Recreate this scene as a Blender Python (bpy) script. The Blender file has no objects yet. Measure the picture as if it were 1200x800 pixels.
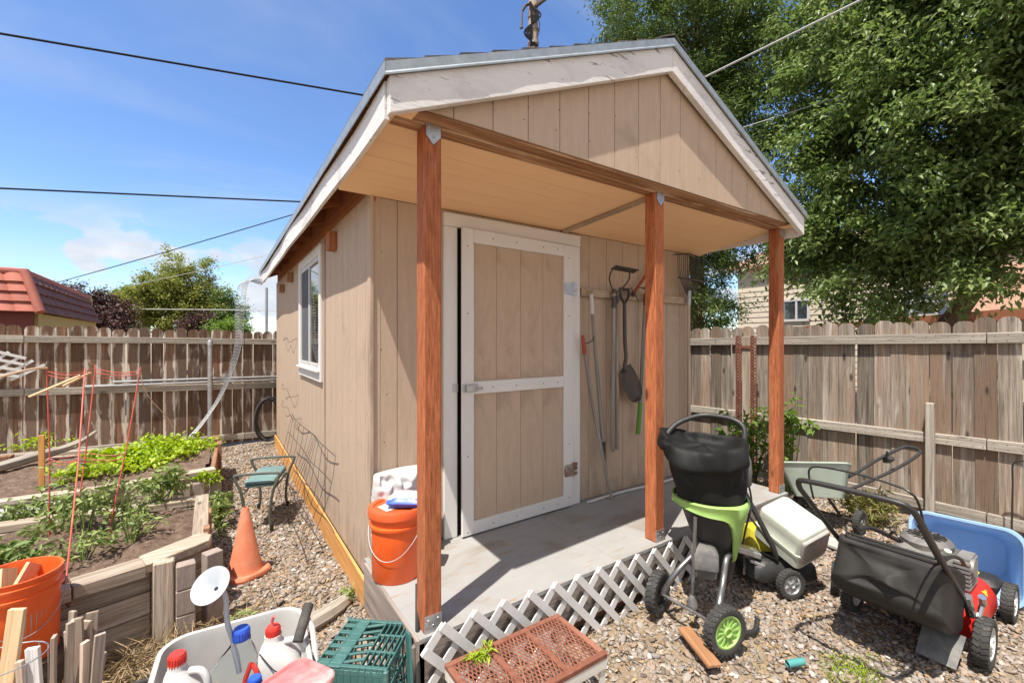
import bpy, math, random
import numpy as np
from mathutils import Vector, Matrix, noise as mnoise

random.seed(7)
S = bpy.context.scene
COL = S.collection

# ------------------------------------------------------------------ camera, sky, sun, exposure
CAM = Vector((-0.7614, -1.8320, 1.58))
YAW = math.radians(33.9)
cd = bpy.data.cameras.new('camera')
cam = bpy.data.objects.new('camera', cd)
COL.objects.link(cam)
cam.location = CAM
cam.rotation_euler = (math.radians(90), 0, -YAW)
cd.sensor_fit = 'HORIZONTAL'
cd.sensor_width = 36
cd.lens = 514 / 1200 * 36
cd.clip_start = 0.05
cd.clip_end = 600
S.camera = cam

SUN_TRAVEL = Vector((1.0, 0.45, -2.6)).normalized()
w = bpy.data.worlds.new('World')
S.world = w
w.use_nodes = True
nt = w.node_tree
nt.nodes.clear()
N = nt.nodes.new
L = nt.links.new
out = N('ShaderNodeOutputWorld')
bg = N('ShaderNodeBackground')
bg.inputs['Strength'].default_value = 0.15
sky = N('ShaderNodeTexSky')
sky.sky_type = 'NISHITA'
sky.sun_disc = False
to_sun = -SUN_TRAVEL
sky.sun_elevation = math.asin(to_sun.z)
sky.sun_rotation = math.atan2(to_sun.x, to_sun.y)
sky.altitude = 800
sky.air_density = 1.0
sky.dust_density = 0.6
sky.ozone_density = 3.0
tc = N('ShaderNodeTexCoord')
sep = N('ShaderNodeSeparateXYZ')
L(tc.outputs['Generated'], sep.inputs[0])


def wmath(op, a, b=None, c=None):
    m = N('ShaderNodeMath')
    m.operation = op
    for i, v in enumerate((a, b, c)):
        if v is None:
            continue
        if isinstance(v, (int, float)):
            m.inputs[i].default_value = v
        else:
            L(v, m.inputs[i])
    return m.outputs[0]


def wramp(v, p0, p1):
    m = N('ShaderNodeMapRange')
    m.interpolation_type = 'SMOOTHSTEP'
    L(v, m.inputs[0])
    m.inputs[1].default_value = p0
    m.inputs[2].default_value = p1
    return m.outputs[0]


# high thin cloud: direction projected on a flat layer, stretched
den = wmath('ADD', wmath('MAXIMUM', sep.outputs[2], 0.0), 0.16)
px = wmath('DIVIDE', sep.outputs[0], den)
py = wmath('DIVIDE', sep.outputs[1], den)
comb = N('ShaderNodeCombineXYZ')
L(wmath('MULTIPLY', px, 0.55), comb.inputs[0])
L(wmath('MULTIPLY', py, 1.1), comb.inputs[1])
n1 = N('ShaderNodeTexNoise')
n1.inputs['Scale'].default_value = 1.15
n1.inputs['Detail'].default_value = 7
n1.inputs['Roughness'].default_value = 0.56
n1.inputs['Distortion'].default_value = 0.5
L(comb.outputs[0], n1.inputs['Vector'])
cirrus = wmath('MULTIPLY', wramp(n1.outputs[0], 0.46, 0.80), 0.50)
# cumulus low over the horizon
mp = N('ShaderNodeMapping')
mp.inputs['Scale'].default_value = (4.6, 4.6, 8.0)
mp.inputs['Location'].default_value = (1.35, 0.4, 0.0)
L(tc.outputs['Generated'], mp.inputs[0])
n2 = N('ShaderNodeTexNoise')
n2.inputs['Scale'].default_value = 1.25
n2.inputs['Detail'].default_value = 9
n2.inputs['Roughness'].default_value = 0.52
L(mp.outputs[0], n2.inputs['Vector'])
band = wmath('MULTIPLY', wramp(sep.outputs[2], -0.02, 0.04), wmath('SUBTRACT', 1.0, wramp(sep.outputs[2], 0.13, 0.25)))
cum = wmath('MULTIPLY', wramp(n2.outputs[0], 0.495, 0.55), band)
# a broad bank of cloud added as fill light, unseen behind the camera
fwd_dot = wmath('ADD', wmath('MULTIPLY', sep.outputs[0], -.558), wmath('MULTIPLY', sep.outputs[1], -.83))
fill_bank = wmath('MULTIPLY', wmath('MULTIPLY', wramp(fwd_dot, 0.05, 0.55), wramp(n1.outputs[0], 0.28, 0.52)), .95)
cloud = wmath('MINIMUM', wmath('ADD', cirrus, wmath('MULTIPLY', cum, .9)), 0.92)
hs = N('ShaderNodeHueSaturation')
hs.inputs['Saturation'].default_value = 1.12
hs.inputs['Value'].default_value = 0.73
hs.inputs['Hue'].default_value = 0.505
L(sky.outputs[0], hs.inputs['Color'])
mix = N('ShaderNodeMix')
mix.data_type = 'RGBA'
L(cloud, mix.inputs[0])
L(hs.outputs[0], mix.inputs[6])
cr_ = N('ShaderNodeValToRGB')
cr_.color_ramp.elements[0].position = .42
cr_.color_ramp.elements[0].color = (2.2, 2.35, 2.6, 1)
cr_.color_ramp.elements[1].position = .70
cr_.color_ramp.elements[1].color = (2.9, 2.9, 2.9, 1)
n3 = N('ShaderNodeTexNoise')
n3.inputs['Scale'].default_value = 3.2
n3.inputs['Detail'].default_value = 6
L(mp.outputs[0], n3.inputs['Vector'])
L(n3.outputs[0], cr_.inputs[0])
L(cr_.outputs[0], mix.inputs[7])
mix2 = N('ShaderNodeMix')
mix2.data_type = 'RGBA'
L(fill_bank, mix2.inputs[0])
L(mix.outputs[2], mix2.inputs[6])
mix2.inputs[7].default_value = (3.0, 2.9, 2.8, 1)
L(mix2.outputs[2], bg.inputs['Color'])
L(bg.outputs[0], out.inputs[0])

ld = bpy.data.lights.new('sun', 'SUN')
ld.energy = 3.7
ld.angle = math.radians(0.53)
ld.color = (1.0, 0.94, 0.85)
sun = bpy.data.objects.new('sun', ld)
COL.objects.link(sun)
sun.location = (-8, -4, 20)
sun.rotation_euler = SUN_TRAVEL.to_track_quat('-Z', 'Y').to_euler()
S.view_settings.view_transform = 'Standard'
S.view_settings.look = 'None'
S.view_settings.gamma = 1
S.view_settings.exposure = 1.15
S.render.engine = 'CYCLES'
S.cycles.max_bounces = 8
S.cycles.diffuse_bounces = 4
S.cycles.transmission_bounces = 6
S.cycles.transparent_max_bounces = 8
try:
    S.cycles.use_denoising = True
    S.cycles.denoiser = 'OPENIMAGEDENOISE'
except Exception:
    pass


# ------------------------------------------------------------------ materials
class Mat:
    def __init__(self, name):
        self.m = bpy.data.materials.new(name)
        self.m.use_nodes = True
        self.t = self.m.node_tree
        self.t.nodes.clear()
        self.out = self.n('ShaderNodeOutputMaterial')
        self.p = self.n('ShaderNodeBsdfPrincipled')
        self.l(self.p.outputs[0], self.out.inputs[0])

    def n(self, k):
        return self.t.nodes.new(k)

    def l(self, a, b):
        self.t.links.new(a, b)

    def attr(self, name):
        a = self.n('ShaderNodeAttribute')
        a.attribute_name = name
        return a

    def coord(self, scale=(1, 1, 1), lc=True, per=41.0):
        if lc:
            a = self.attr('lc')
            r = self.attr('rnd')
            c = self.n('ShaderNodeVectorMath')
            c.operation = 'MULTIPLY_ADD'
            cb = self.n('ShaderNodeCombineXYZ')
            for i in range(3):
                self.l(r.outputs['Fac'], cb.inputs[i])
            self.l(cb.outputs[0], c.inputs[0])
            c.inputs[1].default_value = (per, per * .7, per * 1.3)
            self.l(a.outputs['Vector'], c.inputs[2])
            v = c.outputs[0]
        else:
            v = self.n('ShaderNodeTexCoord').outputs['Object']
        mp = self.n('ShaderNodeMapping')
        mp.inputs['Scale'].default_value = scale
        self.l(v, mp.inputs[0])
        return mp.outputs[0]

    def noise(self, vec, scale, detail=5, rough=.55, dist=0.0):
        n = self.n('ShaderNodeTexNoise')
        n.inputs['Scale'].default_value = scale
        n.inputs['Detail'].default_value = detail
        n.inputs['Roughness'].default_value = rough
        n.inputs['Distortion'].default_value = dist
        if vec is not None:
            self.l(vec, n.inputs['Vector'])
        return n.outputs[0]

    def ramp(self, v, stops):
        r = self.n('ShaderNodeValToRGB')
        e = r.color_ramp.elements
        while len(e) < len(stops):
            e.new(0.5)
        for el, (p, c) in zip(e, stops):
            el.position = p
            el.color = (*c, 1) if len(c) == 3 else c
        self.l(v, r.inputs[0])
        return r.outputs[0]

    def rng(self, v, a, b, c=0., d=1.):
        m = self.n('ShaderNodeMapRange')
        m.interpolation_type = 'SMOOTHSTEP'
        self.l(v, m.inputs[0])
        for i, x in enumerate((a, b, c, d)):
            m.inputs[i + 1].default_value = x
        return m.outputs[0]

    def mul(self, a, b):
        m = self.n('ShaderNodeMath')
        m.operation = 'MULTIPLY'
        self.l(a, m.inputs[0])
        if isinstance(b, (int, float)):
            m.inputs[1].default_value = b
        else:
            self.l(b, m.inputs[1])
        return m.outputs[0]

    def mix(self, f, a, b):
        m = self.n('ShaderNodeMix')
        m.data_type = 'RGBA'
        if isinstance(f, (int, float)):
            m.inputs[0].default_value = f
        else:
            self.l(f, m.inputs[0])
        for s, v in ((6, a), (7, b)):
            if isinstance(v, (tuple, list)):
                m.inputs[s].default_value = (*v[:3], 1)
            else:
                self.l(v, m.inputs[s])
        return m.outputs[2]

    def vary(self, col, amt):
        h = self.n('ShaderNodeHueSaturation')
        r = self.attr('rnd')
        self.l(self.rng(r.outputs['Fac'], 0, 1, 1 - amt, 1 + amt), h.inputs['Value'])
        self.l(col, h.inputs['Color'])
        return h.outputs[0]

    def base(self, c):
        if isinstance(c, (tuple, list)):
            self.p.inputs['Base Color'].default_value = (*c[:3], 1)
        else:
            self.l(c, self.p.inputs['Base Color'])

    def bump(self, h, s, d=.01):
        b = self.n('ShaderNodeBump')
        b.inputs['Strength'].default_value = s
        b.inputs['Distance'].default_value = d
        self.l(h, b.inputs['Height'])
        self.l(b.outputs[0], self.p.inputs['Normal'])

    def set(self, rough=.6, metal=0., spec=.5):
        self.p.inputs['Roughness'].default_value = rough
        self.p.inputs['Metallic'].default_value = metal
        self.p.inputs['Specular IOR Level'].default_value = spec


def wood(name, dark, light, pale=None, pale_rng=(.5, .7), rough=.85, vary=.22, bump=.35, knots=0., fine=1.0, third=None, fibre=.5, edge=False, along=1.1):
    M = Mat(name)
    g = M.noise(M.coord((along, 26 * fine, 26 * fine)), 1.6, 7, .62, .35)
    c = M.ramp(g, [(.30, dark), (.68, light)])
    if third:
        q = M.noise(M.coord((.35, 2.2, 2.2)), 1.5, 3, .5, .3)
        c = M.mix(M.rng(q, .45, .62), c, third)
    if pale and edge:
        # boards bleached towards their edges
        sp_ = M.n('ShaderNodeSeparateXYZ')
        M.l(M.attr('lc').outputs['Vector'], sp_.inputs[0])
        ab = M.n('ShaderNodeMath')
        ab.operation = 'ABSOLUTE'
        M.l(sp_.outputs[1], ab.inputs[0])
        ed = M.mul(M.rng(ab.outputs[0], .015, .072, -.07, .17), M.rng(M.attr('rnd').outputs['Fac'], 0, 1, .2, 1.4))
        q = M.noise(M.coord((1.5, 8, 8)), 1.7, 5, .6, .6)
        ad = M.n('ShaderNodeMath')
        M.l(ed, ad.inputs[0])
        M.l(q, ad.inputs[1])
        c = M.mix(M.rng(ad.outputs[0], .52, .68), c, pale)
    elif pale:
        q = M.noise(M.coord((.7, 9, 9)), 1.7, 5, .6, .6)
        c = M.mix(M.rng(q, *pale_rng), c, pale)
    fib = M.noise(M.coord((2.0 * along, 110 * fine, 110 * fine)), 1.5, 5, .7)
    c = M.mix(M.rng(fib, .50, .70, 0, fibre), c, tuple(x * .45 for x in dark))
    if knots:
        v = M.n('ShaderNodeTexVoronoi')
        v.inputs['Scale'].default_value = 1.0
        M.l(M.coord((2.6, 7.5, 7.5)), v.inputs['Vector'])
        k = M.rng(v.outputs['Distance'], .05, .16, knots, 0)
        c = M.mix(k, c, tuple(x * .3 for x in dark))
    if vary:
        c = M.vary(c, vary)
    M.base(c)
    M.set(rough, 0, .25)
    hh = M.n('ShaderNodeMath')
    hh.operation = 'SUBTRACT'
    M.l(g, hh.inputs[0])
    M.l(fib, hh.inputs[1])
    M.bump(hh.outputs[0], bump, .006)
    return M.m


def paint(name, col, rough=.6, mottle=.12, dirt=None, dirt_rng=(.55, .75), scale=3., bump=.08, stretch=(1, 6, 6), vary=0., flakes=None, flake_rng=(.6, .64), splash=None):
    M = Mat(name)
    v = M.coord(stretch)
    q = M.noise(v, scale, 6, .6)
    c = M.ramp(q, [(.25, tuple(x * (1 - mottle) for x in col)), (.75, tuple(min(1, x * (1 + mottle * .6)) for x in col))])
    if dirt:
        d = M.noise(M.coord((1.2, 1.6, 1.6)), 1.7, 6, .65, .5)
        c = M.mix(M.rng(d, *dirt_rng), c, dirt)
    if splash:
        sp_ = M.n('ShaderNodeSeparateXYZ')
        M.l(M.attr('lc').outputs['Vector'], sp_.inputs[0])
        d = M.noise(M.coord((2.5, 7, 7)), 1.3, 6, .65, .4)
        hgt = M.rng(sp_.outputs[0], .12, .75, .75, 0.)
        c = M.mix(M.mul(hgt, M.rng(d, .38, .68)), c, splash)
    if flakes:
        d = M.noise(M.coord((1.5, 9, 9)), 4.0, 7, .7, .4)
        c = M.mix(M.rng(d, *flake_rng), c, flakes)
    if vary:
        c = M.vary(c, vary)
    M.base(c)
    M.set(rough, 0, .35)
    f = M.noise(M.coord((8, 60, 60)), 2., 4, .6)
    M.bump(f, bump, .004)
    return M.m


def plastic(name, col, rough=.4, dust=None, dust_rng=(.5, .8), spec=.5, bump=0.0):
    M = Mat(name)
    c = tuple(col)
    d = M.noise(M.coord((1, 1, 1)), 9., 6, .65)
    c2 = M.ramp(d, [(.3, tuple(x * .9 for x in col)), (.7, tuple(min(1, x * 1.05) for x in col))])
    if dust:
        e = M.noise(M.coord((1, 1, 1)), 5., 7, .7, .5)
        c2 = M.mix(M.rng(e, *dust_rng), c2, dust)
    M.base(c2)
    M.set(rough, 0, spec)
    M.l(M.rng(d, .3, .7, rough * .8, min(1, rough * 1.3)), M.p.inputs['Roughness'])
    if bump:
        M.bump(d, bump, .01)
    return M.m


def metal(name, col, rough=.4, metallic=1., rust=None, rust_rng=(.5, .65), scale=14):
    M = Mat(name)
    d = M.noise(M.coord((1, 1, 1)), scale, 6, .65)
    c = M.ramp(d, [(.3, tuple(x * .75 for x in col)), (.7, tuple(min(1, x * 1.1) for x in col))])
    M.set(rough, metallic, .5)
    if rust:
        e = M.noise(M.coord((1, 1, 1)), scale * .6, 7, .7)
        f = M.rng(e, *rust_rng)
        c = M.mix(f, c, rust)
        M.l(M.rng(e, rust_rng[0], rust_rng[1], metallic, 0.), M.p.inputs['Metallic'])
        M.l(M.rng(e, rust_rng[0], rust_rng[1], rough, .9), M.p.inputs['Roughness'])
    M.base(c)
    M.bump(d, .12, .004)
    return M.m


def fabric(name, col, rough=.9):
    M = Mat(name)
    d = M.noise(M.coord((1, 1, 1)), 6., 6, .6)
    c = M.ramp(d, [(.3, tuple(x * .7 for x in col)), (.75, tuple(x * 1.5 for x in col))])
    e = M.noise(M.coord((1, 1, 1)), 420., 2, .5)
    M.base(c)
    M.set(rough, 0, .2)
    M.bump(e, .25, .003)
    return M.m


def leafm(name, c1, c2, trans=.35, rough=.5, c3=None):
    M = Mat(name)
    r = M.attr('rnd')
    stops = [(0., c1), (1., c2)] if c3 is None else [(0., c1), (.72, c2), (1., c3)]
    c = M.ramp(r.outputs['Fac'], stops)
    M.base(c)
    M.set(rough, 0, .4)
    tr = M.n('ShaderNodeBsdfTranslucent')
    h = M.n('ShaderNodeHueSaturation')
    h.inputs['Value'].default_value = 1.3
    h.inputs['Saturation'].default_value = 1.15
    M.l(c, h.inputs['Color'])
    M.l(h.outputs[0], tr.inputs['Color'])
    mx = M.n('ShaderNodeMixShader')
    mx.inputs[0].default_value = trans
    M.l(M.p.outputs[0], mx.inputs[1])
    M.l(tr.outputs[0], mx.inputs[2])
    M.l(mx.outputs[0], M.out.inputs[0])
    return M.m


def glass(name, tint=(1, 1, 1), rough=.05, ior=1.45):
    M = Mat(name)
    M.base(tint)
    M.p.inputs['Transmission Weight'].default_value = 1.
    M.p.inputs['Roughness'].default_value = rough
    M.p.inputs['IOR'].default_value = ior
    return M.m


def ground_mat():
    M = Mat('dirt')
    v = M.coord((1, 1, 1), lc=False)
    a = M.noise(v, .8, 7, .6)
    b = M.noise(v, 14., 8, .72)
    c = M.noise(v, 55., 5, .7)
    col = M.ramp(b, [(.28, (.10, .075, .055)), (.5, (.27, .21, .155)), (.72, (.43, .35, .27))])
    col = M.mix(M.rng(a, .42, .66), col, M.ramp(c, [(.35, (.17, .12, .07)), (.7, (.42, .32, .19))]))
    M.base(col)
    M.set(.95, 0, .15)
    M.bump(b, .8, .03)
    return M.m


def gravel_mat():
    M = Mat('river_rock')
    r = M.attr('rnd')
    c = M.ramp(r.outputs['Fac'], [(0., (.10, .08, .068)), (.18, (.19, .155, .125)), (.38, (.295, .245, .20)), (.55, (.225, .21, .198)),
                                  (.7, (.35, .30, .255)), (.84, (.27, .185, .135)), (.93, (.40, .36, .315)), (1., (.54, .52, .48))])
    d = M.noise(M.coord((1, 1, 1), lc=False), 60., 5, .65)
    c = M.mix(M.rng(d, .35, .75, 0., .45), c, (.24, .18, .13))
    M.base(c)
    M.set(.8, 0, .3)
    M.bump(d, .3, .006)
    return M.m


m = {}
m['dirt'] = ground_mat()
m['gravel'] = gravel_mat()
TAN = (.465, .35, .255)
m['siding'] = paint('tan_siding', TAN, .75, .10, dirt=(.355, .265, .19), dirt_rng=(.54, .80), scale=5., bump=.45, splash=(.25, .19, .14))
m['gable'] = paint('tan_gable_siding', (.49, .37, .27), .75, .10, dirt=(.37, .275, .195), dirt_rng=(.52, .76), scale=5., bump=.35)
m['soffit'] = paint('peach_tan_soffit', (.87, .575, .33), .7, .05, scale=3., bump=.08)
m['white'] = paint('white_trim_paint', (.68, .66, .63), .55, .06, dirt=(.50, .46, .42), dirt_rng=(.62, .85), bump=.12)
m['peel'] = paint('peeling_white_paint', (.72, .70, .68), .6, .08, dirt=(.50, .49, .48), dirt_rng=(.48, .75), bump=.4, flakes=(.27, .25, .23), flake_rng=(.60, .64))
m['redwood'] = wood('redwood_stain', (.29, .080, .030), (.58, .20, .085), rough=.65, vary=.05, bump=.8, knots=.9, fine=2.2, fibre=.8, along=5., pale=(.56, .27, .14), pale_rng=(.60, .78))
m['beam'] = wood('weathered_beam', (.16, .075, .036), (.47, .24, .115), pale=(.57, .39, .25), pale_rng=(.48, .66), rough=.75, vary=.05, bump=.6)
m['rafter'] = wood('reddish_rafter', (.26, .09, .035), (.42, .17, .07), rough=.8, vary=.15)
m['skirt'] = wood('honey_stain', (.52, .23, .065), (.72, .38, .13), rough=.6, vary=.05, bump=.2, knots=.5)
m['greyboard'] = wood('grey_weathered_board', (.16, .125, .105), (.37, .31, .27), rough=.9, vary=.12)
m['deck'] = paint('worn_deck_paint', (.30, .295, .285), .8, .10, dirt=(.235, .21, .18), dirt_rng=(.46, .70), scale=2.2, bump=.3, stretch=(1, 2, 2), flakes=(.28, .21, .155), flake_rng=(.58, .66))
m['drip'] = metal('grey_drip_edge', (.34, .38, .40), .45, .35)
m['shingle'] = paint('asphalt_shingle', (.10, .09, .085), .95, .3, scale=30, stretch=(1, 1, 1), bump=.6, vary=.3)
m['dark'] = paint('painted_gap_shade', (.012, .010, .009), .9, .1)
m['meshwire'] = metal('dull_zinc_wire', (.30, .31, .32), .5, .6)
m['galv'] = metal('galvanised', (.50, .51, .52), .42, .85, rust=(.35, .33, .32), rust_rng=(.6, .75))
m['rustmetal'] = metal('rusty_hardware', (.42, .38, .34), .5, .7, rust=(.20, .095, .05), rust_rng=(.40, .6))
m['pane'] = None
M_ = Mat('window_glass')
M_.base((.035, .04, .045))
M_.set(.03, 0, 1.0)
M_.p.inputs['Coat Weight'].default_value = .6
m['pane'] = M_.m
m['screen'] = paint('insect_screen', (.10, .105, .115), .8, .1)
m['fenceL'] = wood('brown_weathered_pickets', (.075, .038, .024), (.25, .145, .09), pale=(.52, .46, .39), pale_rng=(.49, .64), rough=.9, vary=.25, bump=.7, third=(.17, .115, .085), fibre=.6, edge=True)
m['fenceR'] = wood('grey_weathered_pickets', (.115, .09, .07), (.33, .28, .225), pale=(.43, .385, .33), pale_rng=(.52, .74), rough=.9, vary=.32, bump=.9, knots=.85, third=(.27, .185, .13), fibre=.8)
m['rail'] = wood('grey_fence_rail', (.22, .19, .155), (.48, .43, .365), rough=.9, vary=.14, bump=.7, knots=.7, fibre=.7)
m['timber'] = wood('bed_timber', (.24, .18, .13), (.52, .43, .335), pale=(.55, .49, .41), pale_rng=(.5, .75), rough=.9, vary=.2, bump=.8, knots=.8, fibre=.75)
m['timberdark'] = wood('brown_bed_board', (.16, .075, .04), (.36, .20, .12), rough=.9, vary=.15, bump=.5)
m['stake'] = wood('grey_stake', (.30, .22, .16), (.58, .48, .38), pale=(.52, .50, .47), pale_rng=(.5, .75), rough=.9, vary=.3, bump=.4)
m['newwood'] = wood('raw_pine', (.55, .36, .19), (.74, .55, .34), rough=.75, vary=.12)
m['scrapwood'] = wood('orange_wood', (.25, .11, .05), (.48, .26, .13), rough=.8, vary=.1)
m['soil'] = None
M_ = Mat('garden_soil')
v_ = M_.coord((1, 1, 1), lc=False)
b_ = M_.noise(v_, 22., 8, .75)
M_.base(M_.ramp(b_, [(.28, (.075, .048, .034)), (.52, (.22, .15, .11)), (.75, (.38, .29, .22))]))
M_.set(.95, 0, .15)
M_.bump(b_, 1., .04)
m['soil'] = M_.m
m['paver'] = paint('concrete_paver', (.36, .285, .245), .95, .2, scale=30, stretch=(1, 1, 1), bump=.5, vary=.1)
m['concrete'] = paint('grey_concrete', (.40, .385, .36), .95, .2, scale=20, stretch=(1, 1, 1), bump=.4, vary=.1)
m['cone'] = plastic('faded_cone_orange', (.56, .17, .085), .7, dust=(.55, .28, .19), dust_rng=(.45, .8))
m['bucket'] = plastic('bucket_orange', (.80, .115, .018), .38, dust=(.72, .19, .07), dust_rng=(.6, .9))
m['bucketlid'] = plastic('lid_orange_red', (.74, .10, .022), .42, dust=(.68, .2, .1), dust_rng=(.55, .85))
m['whitepl'] = plastic('white_plastic', (.56, .55, .53), .4, dust=(.58, .53, .46), dust_rng=(.58, .85))
m['binpl'] = plastic('pale_grey_bin', (.43, .42, .40), .5, dust=(.40, .37, .32), dust_rng=(.55, .85))
m['redpl'] = plastic('red_plastic', (.62, .045, .03), .4)
m['pinkpl'] = plastic('faded_red_lid', (.62, .15, .15), .5, dust=(.66, .34, .32), dust_rng=(.45, .75))
m['bluepl'] = plastic('blue_cap', (.03, .10, .55), .4)
m['cratepl'] = plastic('teal_green_crate', (.045, .135, .125), .5, dust=(.13, .22, .205), dust_rng=(.5, .8))
m['clearpl'] = glass('clear_plastic', (.86, .91, .95), .06, 1.12)
m['funnelpl'] = plastic('cloudy_plastic', (.42, .45, .48), .3)
m['black'] = plastic('black_plastic', (.022, .022, .022), .5, dust=(.09, .075, .06), dust_rng=(.6, .9))
m['blackmetal'] = metal('black_tube', (.035, .033, .032), .45, .2, rust=(.12, .07, .045), rust_rng=(.64, .8))
m['rubber'] = plastic('dusty_rubber', (.04, .039, .037), .85, dust=(.14, .12, .10), dust_rng=(.5, .85))
m['bagfab'] = fabric('black_nylon_bag', (.011, .011, .011), .6)
m['mowfab'] = fabric('dark_mower_bag', (.030, .028, .026), .62)
m['green'] = plastic('lime_green_plastic', (.30, .50, .12), .5, dust=(.42, .52, .27), dust_rng=(.45, .8))
m['chrome'] = metal('chrome_tube', (.62, .62, .62), .22, 1., rust=(.25, .22, .2), rust_rng=(.62, .8))
m['legtube'] = metal('dull_grey_tube', (.26, .26, .26), .35, .8, rust=(.15, .13, .115), rust_rng=(.5, .7))
m['motor'] = plastic('dusty_grey_motor', (.10, .098, .095), .7, dust=(.22, .205, .185), dust_rng=(.4, .7))
m['mowred'] = plastic('red_mower_deck', (.55, .022, .016), .32, dust=(.40, .12, .08), dust_rng=(.6, .9))
m['engine'] = metal('engine_alloy', (.33, .32, .31), .55, .55, rust=(.18, .15, .12), rust_rng=(.5, .7))
m['yellow'] = plastic('yellow_green_plastic', (.46, .40, .03), .45)
m['greybox'] = plastic('pale_sage_box', (.52, .55, .47), .55, dust=(.42, .42, .36), dust_rng=(.55, .85))
m['endshade_tape'] = plastic('shaded_end_and_tape', (.33, .315, .285), .6)  # box colour darkened for its less lit end; also plain bucket tape
m['blue'] = plastic('blue_bin', (.31, .50, .74), .45, dust=(.36, .50, .70), dust_rng=(.5, .9))
m['sage'] = plastic('sage_hopper', (.40, .47, .40), .5, dust=(.50, .53, .45), dust_rng=(.5, .8))
m['teal'] = plastic('kneeler_pad', (.12, .20, .19), .8, dust=(.3, .36, .34), dust_rng=(.5, .8))
m['olive'] = metal('olive_tube', (.11, .12, .10), .5, .2)
m['rust'] = paint('rusted_steel', (.21, .078, .048), .95, .35, scale=40, stretch=(1, 1, 1), bump=.5, dirt=(.33, .15, .095), dirt_rng=(.45, .75))
m['cream'] = paint('chipped_cream', (.64, .60, .53), .6, .1, flakes=(.28, .13, .07), flake_rng=(.62, .68))
m['lattice'] = plastic('white_vinyl_lattice', (.66, .65, .63), .5, dust=(.55, .50, .45), dust_rng=(.55, .85))
m['toolgrey'] = wood('grey_tool_shaft', (.17, .15, .135), (.36, .33, .30), rough=.8, vary=.1)
m['toolmetal'] = metal('dark_tool_steel', (.10, .09, .085), .55, .6, rust=(.14, .08, .05), rust_rng=(.5, .7))
m['gripgreen'] = plastic('green_grip', (.10, .24, .025), .6)
m['redgrip'] = plastic('faded_red_handle', (.32, .06, .035), .6)
m['bag'] = plastic('white_sack', (.50, .49, .48), .5, dust=(.42, .50, .46), dust_rng=(.6, .7), bump=.1)
m['cagered'] = plastic('red_cage_stake', (.50, .09, .06), .6, dust=(.60, .26, .2), dust_rng=(.5, .8))
m['rope'] = plastic('tan_cord', (.55, .38, .24), .9)
m['hose'] = plastic('black_hose', (.03, .03, .032), .6, dust=(.12, .11, .1), dust_rng=(.55, .8))
m['tealpipe'] = plastic('teal_pipe', (.07, .27, .26), .5)
m['bark'] = wood('tree_bark', (.05, .035, .026), (.17, .125, .09), rough=.95, vary=.0, bump=.9, fine=.5)
m['leafbright'] = leafm('ash_leaves', (.060, .108, .026), (.20, .27, .09), .40, .40, c3=(.36, .42, .20))
m['leafdark'] = leafm('dark_leaves', (.055, .10, .026), (.16, .215, .068), .34, .42)
m['leaflime'] = leafm('lime_leaves', (.22, .34, .02), (.46, .56, .05), .35)
m['leaftom'] = leafm('tomato_leaves', (.11, .17, .04), (.32, .38, .13), .32)
m['leafweed'] = leafm('dry_weed', (.28, .22, .08), (.24, .27, .08), .3)
m['leafbush'] = leafm('bush_leaves', (.075, .15, .02), (.24, .34, .07), .4)
m['leafback'] = leafm('olive_leaves', (.14, .17, .035), (.33, .34, .09), .38)
m['leafpurple'] = leafm('plum_leaves', (.045, .022, .020), (.12, .062, .052), .25)
m['straw'] = leafm('dry_straw', (.26, .18, .09), (.46, .36, .22), .1, .9)
m['litter'] = leafm('dead_leaves', (.20, .11, .05), (.48, .32, .17), .1, .9)
m['tilered'] = paint('red_clay_tile', (.37, .12, .085), .75, .15, scale=8, stretch=(1, 1, 1), bump=.1, vary=.15)
m['tileshade'] = paint('shaded_red_tile', (.19, .08, .062), .8, .15, scale=8, stretch=(1, 1, 1), bump=.1, vary=.1)  # same red tile, darkened for the roof side turned from the sun
m['wallred'] = paint('maroon_wall', (.17, .05, .04), .8, .1)
m['wallyellow'] = paint('mustard_wall', (.44, .33, .12), .8, .1)
m['beige'] = paint('beige_lap_siding', (.58, .50, .39), .7, .05)
m['terra'] = paint('terracotta_shingle', (.36, .215, .15), .9, .2, scale=14, stretch=(1, 1, 1), bump=.3)
m['brownedge'] = paint('brown_eave_board', (.26, .10, .05), .7, .1)
m['bluetrim'] = paint('slate_blue_trim', (.11, .13, .20), .6, .05)
m['pole'] = wood('pole_wood', (.25, .20, .15), (.50, .43, .35), rough=.9, vary=.05)
m['wire'] = plastic('black_wire', (.02, .02, .022), .95, spec=.1)
m['wirelight'] = plastic('grey_wire', (.42, .42, .42), .5)


# ------------------------------------------------------------------ mesh building
def basis(z, hint=(0, 0, 1)):
    z = Vector(z).normalized()
    h = Vector(hint)
    if abs(z.dot(h)) > .97:
        h = Vector((1, 0, 0)) if abs(z.x) < .9 else Vector((0, 1, 0))
    x = h.cross(z).normalized()
    y = z.cross(x).normalized()
    return x, y, z


def origin(o):
    v = Vector((0, 0, 0))
    while o is not None:
        v += o.location
        o = o.parent
    return v


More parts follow.
